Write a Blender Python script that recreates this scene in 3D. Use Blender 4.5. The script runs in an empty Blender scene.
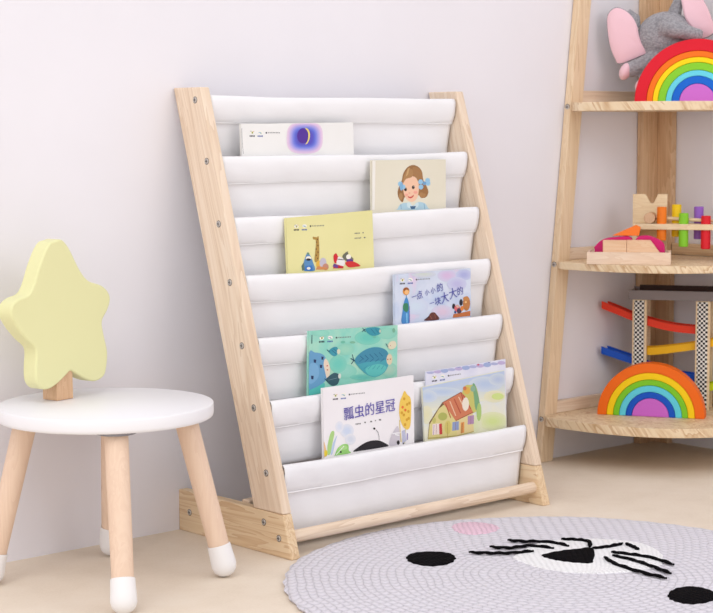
import bpy, bmesh, math, random
from mathutils import Vector, Matrix, Euler, noise
random.seed(7)
SC = bpy.context.scene
COL = SC.collection
PI = math.pi
# ------------------------------------------------------------------ camera
CAM_LOC = (-1.702, -2.337, 0.663)
YAW, PITCH, ROLL = 0.733, 0.100, -0.004
fw = Vector((math.sin(YAW)*math.cos(PITCH), math.cos(YAW)*math.cos(PITCH), -math.sin(PITCH)))
rt = Vector((math.cos(YAW), -math.sin(YAW), 0)); up = rt.cross(fw)
r2 = rt*math.cos(ROLL)+up*math.sin(ROLL); u2 = -rt*math.sin(ROLL)+up*math.cos(ROLL)
cd = bpy.data.cameras.new('camera'); cam = bpy.data.objects.new('camera', cd); COL.objects.link(cam)
m = Matrix((r2, u2, -fw)).transposed().to_4x4(); m.translation = CAM_LOC
cam.matrix_world = m
cd.sensor_width = 36; cd.lens = 1746*36/713; cd.clip_start = .05
cd.dof.use_dof = True; cd.dof.focus_distance = 2.75; cd.dof.aperture_fstop = 14
SC.camera = cam
# ------------------------------------------------------------------ light and exposure
W = bpy.data.worlds.new('world'); SC.world = W; W.use_nodes = True
bg = W.node_tree.nodes['Background']; bg.inputs[0].default_value = (.985, .98, 1.0, 1); bg.inputs[1].default_value = .90
def area(name, loc, target, size, power, col):
    l = bpy.data.lights.new(name, 'AREA'); l.shape = 'RECTANGLE'; l.size, l.size_y = size; l.energy = power; l.color = col
    o = bpy.data.objects.new(name, l); COL.objects.link(o); o.location = loc
    o.rotation_euler = (Vector(target)-Vector(loc)).to_track_quat('-Z', 'Y').to_euler(); return o
area('window_light', (.75, -2.9, 1.6), (0.0, 0, .5), (1.5, 1.3), 12, (1, .99, 1))
area('side_window_light', (-4.2, -1.7, 1.2), (-.1, -.1, .4), (1.6, 1.6), 22, (1, .99, 1))
area('wall_fill_light', (-1.5, -1.25, 2.5), (-.3, -.15, .2), (1.6, 1.2), 18, (1, .99, 1))  # added fill to brighten the wall left of the bookcase; no real fixture there
SC.view_settings.view_transform = 'Standard'; SC.view_settings.look = 'None'
SC.view_settings.gamma = 1; SC.view_settings.use_curve_mapping = False
SC.view_settings.exposure = 0.0
# ------------------------------------------------------------------ materials
def lin(c):
    return tuple(((v/255)/12.92 if v/255 <= .04045 else ((v/255+.055)/1.055)**2.4) for v in c)
_M = {}
def mat(rgb, rough=.6, key=None, spec=.3, sheen=0, coat=0, metal=0):
    k = key or (tuple(rgb), rough, spec, metal)
    if k in _M: return _M[k]
    m = bpy.data.materials.new(key or 'paint'); m.use_nodes = True; m.diffuse_color = (*lin(rgb), 1)
    b = m.node_tree.nodes['Principled BSDF']
    b.inputs['Base Color'].default_value = (*lin(rgb), 1); b.inputs['Roughness'].default_value = rough
    b.inputs['Specular IOR Level'].default_value = spec; b.inputs['Metallic'].default_value = metal
    if sheen: b.inputs['Sheen Weight'].default_value = sheen
    if coat: b.inputs['Coat Weight'].default_value = coat
    _M[k] = m
    return m
class NT:
    def __init__(s, m): s.t = m.node_tree; s.b = s.t.nodes['Principled BSDF']
    def n(s, typ, **kw):
        o = s.t.nodes.new(typ)
        for k, v in kw.items():
            if k.startswith('i_'):
                kk = k[2:]; o.inputs[int(kk) if kk.isdigit() else kk].default_value = v
            else: setattr(o, k, v)
        return o
    def l(s, a, b): s.t.links.new(a, b)
    def ramp(s, fac, stops):
        r = s.n('ShaderNodeValToRGB'); e = r.color_ramp.elements
        while len(e) < len(stops): e.new(.5)
        for q, (p, c) in zip(e, stops): q.position = p; q.color = (*lin(c), 1)
        s.l(fac, r.inputs[0]); return r.outputs[0]
    def math(s, op, a, b=None, c=None):
        o = s.n('ShaderNodeMath', operation=op)
        for i, v in enumerate((a, b, c)):
            if v is None: continue
            if isinstance(v, (int, float)): o.inputs[i].default_value = v
            else: s.l(v, o.inputs[i])
        return o.outputs[0]
    def bump(s, h, strength=.3, dist=.001):
        b = s.n('ShaderNodeBump'); b.inputs['Strength'].default_value = strength; b.inputs['Distance'].default_value = dist
        s.l(h, b.inputs['Height']); s.l(b.outputs[0], s.b.inputs['Normal'])
def wood(name, rot=(0, 0, 0), tones=((216, 186, 150), (236, 212, 180), (242, 224, 196)), rough=.55, fine=1., across=22, along=1.3):
    m = bpy.data.materials.new(name); m.use_nodes = True; m.diffuse_color = (*lin(tones[1]), 1); t = NT(m)
    tc = t.n('ShaderNodeTexCoord'); mp = t.n('ShaderNodeMapping'); mp.inputs['Rotation'].default_value = rot
    t.l(tc.outputs['Object'], mp.inputs['Vector'])
    s1 = t.n('ShaderNodeMapping'); s1.inputs['Scale'].default_value = (across, across, along); t.l(mp.outputs[0], s1.inputs[0])
    n1 = t.n('ShaderNodeTexNoise', i_Scale=1.6, i_Detail=3.0, i_Distortion=.9); t.l(s1.outputs[0], n1.inputs['Vector'])
    # growth rings: contour lines of a broad stretched noise
    rg = t.math('FRACT', t.math('MULTIPLY', n1.outputs[0], 7.0))
    s2 = t.n('ShaderNodeMapping'); s2.inputs['Scale'].default_value = (260, 260, 9); t.l(mp.outputs[0], s2.inputs[0])
    n2 = t.n('ShaderNodeTexNoise', i_Scale=1.0, i_Detail=2.0); t.l(s2.outputs[0], n2.inputs['Vector'])
    f = t.math('ADD', t.math('MULTIPLY', rg, .45), t.math('MULTIPLY', n1.outputs[0], .5))
    f = t.math('ADD', f, t.math('MULTIPLY', t.math('SUBTRACT', n2.outputs[0], .5), .35*fine))
    t.l(t.ramp(f, [(.15, tones[0]), (.5, tones[1]), (.85, tones[2])]), t.b.inputs['Base Color'])
    t.b.inputs['Roughness'].default_value = rough; t.b.inputs['Specular IOR Level'].default_value = .3
    t.bump(n2.outputs[0], .12, .0006); _M[name] = m; return m
PINE = ((216, 190, 164), (232, 210, 186), (238, 220, 200))
M_post = wood('pine_post', (math.radians(16.66), 0, 0), PINE)
M_y = wood('pine_depth', (PI/2, 0, 0), ((208, 172, 134), (228, 200, 162), (236, 214, 182)))
M_x = wood('pine_width', (0, PI/2, 0), PINE)
M_z = wood('pine_upright', (0, 0, 0), ((218, 188, 152), (230, 204, 170), (236, 212, 182)))
M_zd = wood('pine_corner_plank', (0, 0, 0), ((200, 160, 122), (216, 180, 142), (226, 194, 158)))
M_plate = wood('pine_shelf_plate', (math.radians(35), math.radians(12), math.radians(45)), ((198, 158, 116), (232, 208, 172), (240, 220, 190)), across=16, along=1.6, fine=1.3)
M_beech = wood('beech_leg', (0, 0, 0), ((228, 198, 174), (232, 204, 180), (236, 209, 186)), across=30, along=2)
M_beech2 = wood('beech_block', (0, 0, 0), ((205, 164, 128), (214, 176, 140), (222, 186, 152)), across=30, along=6)
M_toy = wood('maple_toy', (0, PI/2, 0), ((226, 198, 158), (236, 212, 174), (240, 220, 186)), across=30, along=3)
M_block = wood('pink_beech', (0, PI/2, 0), ((224, 180, 142), (232, 192, 156), (236, 202, 168)), across=40, along=5)
M_tray = wood('pale_tray', (0, PI/2, 0), ((226, 198, 172), (234, 208, 184), (240, 218, 196)), across=30, along=4)
# wall paint
M_wall = mat((234, 232, 235), .85, 'white_wall_paint', .15)
t = NT(M_wall); nn = t.n('ShaderNodeTexNoise', i_Scale=3.0, i_Detail=4.0); tc = t.n('ShaderNodeTexCoord'); t.l(tc.outputs['Object'], nn.inputs['Vector'])
t.l(t.ramp(nn.outputs[0], [(.3, (232, 229, 234)), (.7, (236, 233, 238))]), t.b.inputs['Base Color'])
M_floor = mat((226, 210, 194), .8, 'beige_floor', .15)
t = NT(M_floor); tc = t.n('ShaderNodeTexCoord'); n1 = t.n('ShaderNodeTexNoise', i_Scale=9.0, i_Detail=6.0, i_Roughness=.65); n2 = t.n('ShaderNodeTexNoise', i_Scale=260.0, i_Detail=3.0)
for q in (n1, n2): t.l(tc.outputs['Object'], q.inputs['Vector'])
f = t.math('ADD', t.math('MULTIPLY', n1.outputs[0], .7), t.math('MULTIPLY', n2.outputs[0], .3))
t.l(t.ramp(f, [(.3, (222, 207, 188)), (.5, (230, 216, 198)), (.7, (234, 222, 206))]), t.b.inputs['Base Color']); t.bump(n2.outputs[0], .35, .001)
# cloth
M_cloth = mat((247, 246, 248), .9, 'white_canvas', .1, sheen=.2)
t = NT(M_cloth); tc = t.n('ShaderNodeTexCoord'); mp = t.n('ShaderNodeMapping'); mp.inputs['Scale'].default_value = (9, 30, 22); t.l(tc.outputs['Object'], mp.inputs[0])
n1 = t.n('ShaderNodeTexNoise', i_Scale=1.0, i_Detail=3.0); t.l(mp.outputs[0], n1.inputs['Vector']); t.bump(n1.outputs[0], .5, .003)
tl = t.n('ShaderNodeBsdfTranslucent'); tl.inputs[0].default_value = (.93, .93, .94, 1); mx = t.n('ShaderNodeMixShader'); mx.inputs[0].default_value = .06
t.l(t.b.outputs[0], mx.inputs[1]); t.l(tl.outputs[0], mx.inputs[2]); t.l(mx.outputs[0], t.t.nodes['Material Output'].inputs[0])
M_seam = mat((246, 245, 246), .85, 'white_piping', .1)
M_metal = mat((206, 202, 198), .4, 'zinc_screw', .5, metal=.6); M_slot = mat((112, 104, 98), .6, 'screw_slot')
M_white = mat((240, 239, 242), .38, 'white_lacquer', .4); M_sock = mat((240, 238, 238), .55, 'white_silicone')
M_dark = mat((34, 30, 30), .7, 'dark_joint')
# knitted rug yarn
def yarn(name, rgb, cx, cy, ring=.0125, lo=.85, radial=True):
    m = mat(rgb, .95, name, .05, sheen=.25 if rgb[0] > 100 else 0); t = NT(m)
    tc = t.n('ShaderNodeTexCoord'); sp = t.n('ShaderNodeSeparateXYZ'); t.l(tc.outputs['Object'], sp.inputs[0])
    x = t.math('ADD', sp.outputs[0], cx); y = t.math('ADD', sp.outputs[1], cy)
    nz = t.n('ShaderNodeTexNoise', i_Scale=14.0, i_Detail=2.0); t.l(tc.outputs['Object'], nz.inputs['Vector'])
    r = t.math('SQRT', t.math('ADD', t.math('MULTIPLY', x, x), t.math('MULTIPLY', y, y)))
    r = t.math('ADD', r, t.math('MULTIPLY', t.math('SUBTRACT', nz.outputs[0], .5), .020))
    th = t.math('ARCTAN2', y, x)
    q = t.math('DIVIDE', r, ring); idx = t.math('FLOOR', q); fr = t.math('FRACT', q)
    # number of stitches of the ring, a whole number
    n = t.math('ROUND', t.math('MULTIPLY', t.math('ADD', idx, 1.0), 4.6))
    ph = t.math('ADD', t.math('MULTIPLY', th, n), t.math('MULTIPLY', t.math('ABSOLUTE', t.math('SUBTRACT', fr, .5)), 3.4))
    ph = t.math('ADD', ph, t.math('MULTIPLY', idx, 2.3))
    st = t.math('ABSOLUTE', t.math('SINE', t.math('MULTIPLY', ph, .5)))
    rr = t.math('SINE', t.math('MULTIPLY', fr, PI))
    h = t.math('MULTIPLY', t.math('POWER', st, .45), t.math('POWER', rr, .4))
    n3 = t.n('ShaderNodeTexNoise', i_Scale=300.0, i_Detail=2.0); t.l(tc.outputs['Object'], n3.inputs['Vector'])
    h2 = t.math('ADD', h, t.math('MULTIPLY', n3.outputs[0], .15))
    t.l(t.ramp(h, [(.0, tuple(v*lo for v in rgb)), (.45, tuple(v*.96 for v in rgb)), (1, rgb)]), t.b.inputs['Base Color'])
    t.bump(h2, .6, .004); return m
# knitted toy
def knit(name, rgb, s=260):
    m = mat(rgb, .95, name, .05, sheen=.3); t = NT(m); tc = t.n('ShaderNodeTexCoord')
    v = t.n('ShaderNodeTexVoronoi', i_Scale=float(s)); mp = t.n('ShaderNodeMapping'); mp.inputs['Scale'].default_value = (1, 1, 1.3)
    t.l(tc.outputs['Object'], mp.inputs[0]); t.l(mp.outputs[0], v.inputs['Vector'])
    t.l(t.ramp(v.outputs[0], [(.1, tuple(min(255, q*1.04) for q in rgb)), (.8, tuple(q*.84 for q in rgb))]), t.b.inputs['Base Color'])
    i = t.math('SUBTRACT', 1.0, v.outputs[0]); t.bump(i, .6, .002); return m
# ------------------------------------------------------------------ object helpers
def tag(o, label=None, cat=None, group=None, kind=None):
    if label: o['label'] = label
    if cat: o['category'] = cat
    if group: o['group'] = group
    if kind: o['kind'] = kind
    return o
def thing(name, label, cat, loc=(0, 0, 0), rz=0, group=None):
    o = bpy.data.objects.new(name, None); COL.objects.link(o); o.location = loc; o.rotation_euler = (0, 0, rz); o.empty_display_size = .05
    return tag(o, label, cat, group)
def obj(name, bm, mats, parent=None, smooth=False, bevel=0, seg=2, label=None, loc=None, rot=None):
    me = bpy.data.meshes.new(name); bmesh.ops.recalc_face_normals(bm, faces=bm.faces[:]); bm.to_mesh(me); bm.free()
    if not isinstance(mats, (list, tuple)): mats = [mats]
    for q in mats: me.materials.append(q)
    if smooth:
        for p in me.polygons: p.use_smooth = True
        me.set_sharp_from_angle(angle=math.radians(40))
    o = bpy.data.objects.new(name, me); COL.objects.link(o)
    if parent: o.parent = parent
    if loc: o.location = loc
    if rot: o.rotation_euler = rot
    if bevel:
        b = o.modifiers.new('bevel', 'BEVEL'); b.width = bevel; b.segments = seg; b.limit_method = 'ANGLE'; b.angle_limit = math.radians(35)
    if label: o['label'] = label
    return o
def box(bm, x0, x1, y0, y1, z0, z1, mi=0):
    v = [bm.verts.new((x, y, z)) for x in (x0, x1) for y in (y0, y1) for z in (z0, z1)]
    for f in ((0, 1, 3, 2), (4, 6, 7, 5), (0, 4, 5, 1), (2, 3, 7, 6), (0, 2, 6, 4), (1, 5, 7, 3)):
        bm.faces.new([v[i] for i in f]).material_index = mi
def prism(bm, pts, axis, a, b, mi=0):
    """polygon pts in the two axes other than `axis`, extruded from a to b"""
    def P(p, w):
        q = list(p); q.insert(axis, w); return q
    A = [bm.verts.new(P(p, a)) for p in pts]; B = [bm.verts.new(P(p, b)) for p in pts]; n = len(pts)
    for f in (A, B[::-1]): bm.faces.new(f).material_index = mi
    for i in range(n): bm.faces.new((A[i], B[i], B[(i+1) % n], A[(i+1) % n])).material_index = mi
def lathe(bm, prof, n=32, M=None, mi=0):
    rings = []
    for r, z in prof:
        if r < 1e-6: rings.append([bm.verts.new((0, 0, z))])
        else: rings.append([bm.verts.new((r*math.cos(2*PI*k/n), r*math.sin(2*PI*k/n), z)) for k in range(n)])
    for A, B in zip(rings, rings[1:]):
        for k in range(n):
            j = (k+1) % n
            q = [A[k % len(A)], A[j % len(A)], B[j % len(B)], B[k % len(B)]]
            q = list(dict.fromkeys(q))
            if len(q) > 2: bm.faces.new(q).material_index = mi
    for R_ in (rings[0], rings[-1]):
        if len(R_) > 2: bm.faces.new(R_ if R_ is rings[0] else R_[::-1]).material_index = mi
    if M:
        for R_ in rings:
            for v in R_: v.co = M @ v.co
def align(p, q):
    d = Vector(q)-Vector(p); return Matrix.Translation(p) @ d.to_track_quat('Z', 'Y').to_matrix().to_4x4(), d.length
def rod(bm, p, q, r0, r1=None, n=24, mi=0):
    M, L = align(p, q); r1 = r0 if r1 is None else r1; lathe(bm, [(r0, 0), (r1, L)], n, M, mi)
def tube(bm, path, radii, n=16, mi=0, flat=1.0):
    path = [Vector(p) for p in path]; rings = []
    ref = Vector((0, 0, 1))
    for i, p in enumerate(path):
        d = (path[min(i+1, len(path)-1)]-path[max(i-1, 0)]).normalized()
        a = d.cross(ref)
        if a.length < .1: a = d.cross(Vector((1, 0, 0)))
        a.normalize(); b = a.cross(d); r = radii[i] if isinstance(radii, (list, tuple)) else radii
        rings.append([bm.verts.new(p+a*r*math.cos(2*PI*k/n)+b*r*flat*math.sin(2*PI*k/n)) for k in range(n)])
    for A, B in zip(rings, rings[1:]):
        for k in range(n): bm.faces.new((A[k], A[(k+1) % n], B[(k+1) % n], B[k])).material_index = mi
    bm.faces.new(rings[0]).material_index = mi; bm.faces.new(rings[-1][::-1]).material_index = mi
def ball(bm, c, r, rot=None, sub=3, mi=0):
    ret = bmesh.ops.create_icosphere(bm, subdivisions=sub, radius=1); S = Matrix.Diagonal((*r, 1)) if isinstance(r, (tuple, list)) else Matrix.Diagonal((r, r, r, 1))
    M = Matrix.Translation(c) @ (rot.to_4x4() if rot else Matrix.Identity(4)) @ S
    for v in ret['verts']: v.co = M @ v.co
    for f in bm.faces[-(20*4**(sub-1)):]: f.material_index = mi
def spline(pts, closed=True, k=5):
    n = len(pts); out = []
    for i in range(n if closed else n-1):
        g = lambda j: Vector(pts[j % n] if closed else pts[max(0, min(n-1, j))])
        p0, p1, p2, p3 = g(i-1), g(i), g(i+1), g(i+2)
        for s in range(k):
            u = s/k; out.append(tuple(.5*((2*p1)+(p2-p0)*u+(2*p0-5*p1+4*p2-p3)*u*u+(3*p1-p0-3*p2+p3)*u**3)))
    if not closed: out.append(tuple(pts[-1]))
    return out
B = bmesh.new
# ------------------------------------------------------------------ the room
XC = 1.258
def struct(name, bm, m): return tag(obj(name, bm, m), kind='structure')
b = B(); box(b, -2.6, XC+.1, 0, .1, -.05, 2.6); struct('wall_back', b, M_wall)
b = B(); box(b, XC, XC+.1, -3.4, 0, -.05, 2.6); struct('wall_right', b, M_wall)
b = B(); box(b, -2.6, XC+.1, -3.4, .1, -.05, 0); struct('floor', b, M_floor)
# ------------------------------------------------------------------ sling bookcase
Z = [.7203, .6235, .5253, .4344, .3369, .2420, .1433]
H, D, HB, PW, TH, BW = .7347, .2942, .0692, .0728, .018, .60
fy = lambda z: -.0743-(D-.0743)*(H-z)/H
rack = thing('sling_bookcase', 'pine bookcase with white canvas sling pockets full of picture books against the wall', 'bookcase')
def screw(parent, x, y, z, nx=-1, r=.0046):
    s = B(); rod(s, (x, y, z), (x+nx*.0012, y, z), r, r*.9, 16)
    o = obj('screw', s, [M_metal, M_slot], parent, True)
    k = B(); xx = x+nx*.0013
    a, e = sorted((xx, xx+nx*.0004)); box(k, a, e, y-r*.6, y+r*.6, z-.0007, z+.0007); box(k, a, e, y-.0007, y+.0007, z-r*.6, z+r*.6)
    lathe(k, [(r*1.22, -.0001), (r*1.22, .0002), (r*1.02, .0002), (r*1.02, -.0001)], 16, Matrix.Translation((x, y, z)) @ Euler((0, nx*PI/2, 0)).to_matrix().to_4x4())
    bm2 = bmesh.new(); bm2.from_mesh(o.data); me = bpy.data.meshes.new('t'); k.to_mesh(me); k.free(); n0 = len(bm2.faces); bm2.from_mesh(me)
    bm2.faces.ensure_lookup_table()
    for f in bm2.faces[n0:]: f.material_index = 1
    bm2.to_mesh(o.data); bm2.free(); bpy.data.meshes.remove(me)
    return o
posts = []
for s, x0 in enumerate((0, BW-TH)):
    b = B(); prism(b, [(fy(HB)+PW, HB), (fy(H)+PW, H), (fy(H), H), (fy(HB), HB)], 0, x0, x0+TH)
    p = obj('side_post', b, M_post, rack, bevel=.0018); posts.append(p)
    b = B(); prism(b, [(0, 0), (0, HB-.0004), (fy(HB), HB-.0004), (-D, 0)], 0, x0, x0+TH)
    q = obj('base_board', b, M_y, rack, bevel=.0018)
    sx, nx = (0, -1) if s == 0 else (BW, 1)
    for i, z in enumerate(Z): screw(p, sx, fy(z)+.0185, z-.006-.0013*i, nx)
    for y, z in ((-.030, .034), (-.226, .050), (-.263, .030)): screw(q, sx, y, z, nx)
def sling(i, z):
    y0 = fy(z)+.009-.0010*i; z = z-.0036-.0006*i; n = 72; last = i == 6
    prof = [(.041, -.010), (.038, -.004), (.033, -.004), (.031, -.012), (.031, -.04), (.031, -.075), (.030, -.098), (.024, -.106), (.015, -.103), (.0090, -.094), (.0072, -.078), (.0068, -.060), (.0064, -.050), (.0058, -.0425), (.0030, -.0385), (.0010, -.0370), (-.0010, -.032), (-.0040, -.024), (-.0058, -.014), (-.0066, -.006), (-.0062, 0), (-.004, .0040), (0, .0052), (.004, .0035), (.0062, -.001), (.0068, -.008), (.0072, -.022)]
    if last: prof = [(dy, dz if dz > -.03 else (-.03+(dz+.03)*1.17)) for dy, dz in prof]
    b = B(); rows = []
    rnd = random.Random(i); ph = [rnd.uniform(0, 6) for _ in range(6)]
    for j, (dy, dz) in enumerate(prof):
        R_ = []
        for k in range(n+1):
            u = k/n; x = TH+.0012+u*(BW-2*TH-.0044)
            e = min(u, 1-u)
            low = max(0, min(1, (-dz-.03)/.05))*(1 if j > 8 else 0)
            w_ = .0008*math.sin(u*23+ph[0])+.0005*math.sin(u*47+ph[1]+dz*60)
            wz = .0009*math.sin(u*9+ph[2])-.0022*math.sin(PI*u)*(1 if j > 14 else .4)
            pull = .004*math.exp(-e*60)*low*(.4 if last else 1)
            front = 1 if 9 <= j <= 19 else .3
            xx = x+(.003*low*math.exp(-e*50)*(1 if u < .5 else -1))
            R_.append(b.verts.new((xx, y0+dy+w_*front+pull+.0006*noise.noise(Vector((x*30, dz*40, i*5)))*front, z+dz+wz)))
        rows.append(R_)
    for A, C in zip(rows, rows[1:]):
        for k in range(n): b.faces.new((A[k], A[k+1], C[k+1], C[k]))
    o = obj('canvas_sling', b, M_cloth, rack, True)
    for p in o.data.polygons: p.use_smooth = True
    sm = o.modifiers.new('thickness', 'SOLIDIFY'); sm.thickness = .0009; sm.offset = 0
    # stitched seam under the hem
    s = B(); pts = []
    for k in range(n+1):
        v = o.data.vertices[14*(n+1)+k].co; pts.append(v+Vector((0, -.0012, -.0008)))
    tube(s, pts, .0013 if last else .0007, 6); obj('hem_seam', s, M_seam, o, True)
    d = B(); rod(d, (TH*.6, y0, z-.0055), (BW-TH*.6, y0, z-.0055), .0042); obj('dowel', d, M_x, rack, True)
    d = B(); rod(d, (TH*.6, y0+.036, z-.0125), (BW-TH*.6, y0+.036, z-.0125), .0035); obj('dowel', d, M_x, rack, True)
for i, z in enumerate(Z): sling(i, z)
b = B(); rod(b, (TH*.5, -.268, .0300), (BW-TH*.5, -.268, .0300), .0100, n=32); obj('bottom_rod', b, M_x, rack, True)
b = B(); box(b, TH, BW-TH, -.166, -.148, .018, .0725); obj('cross_bar', b, M_x, rack, bevel=.0015)
# ------------------------------------------------------------------ picture books
BOOKS = {'moon': {'i': 1, 'x0': 0.0664, 'x1': 0.312, 'zt': 0.6758, 'off': 0.014, 'roll': 0.0101}, 'girl': {'i': 2, 'x0': 0.328, 'x1': 0.5078, 'zt': 0.6133, 'off': 0.014, 'roll': -0.0044}, 'yellow': {'i': 3, 'x0': 0.1126, 'x1': 0.3044, 'zt': 0.5226, 'off': 0.014, 'roll': 0.0338}, 'sky': {'i': 4, 'x0': 0.3279, 'x1': 0.5142, 'zt': 0.4193, 'off': 0.014, 'roll': 0.0042}, 'fish': {'i': 5, 'x0': 0.1116, 'x1': 0.3091, 'zt': 0.342, 'off': 0.014, 'roll': -0.0283}, 'lady': {'i': 6, 'x0': 0.1146, 'x1': 0.3177, 'zt': 0.2515, 'off': 0.014, 'roll': 0.0077}, 'house': {'i': 6, 'x0': 0.338, 'x1': 0.5417, 'zt': 0.231, 'off': 0.014, 'roll': 0.0479}, 'lilac': {'i': 6, 'x0': 0.3489, 'x1': 0.5468, 'zt': 0.2555, 'off': 0.0167, 'roll': 0.0214}}
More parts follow.
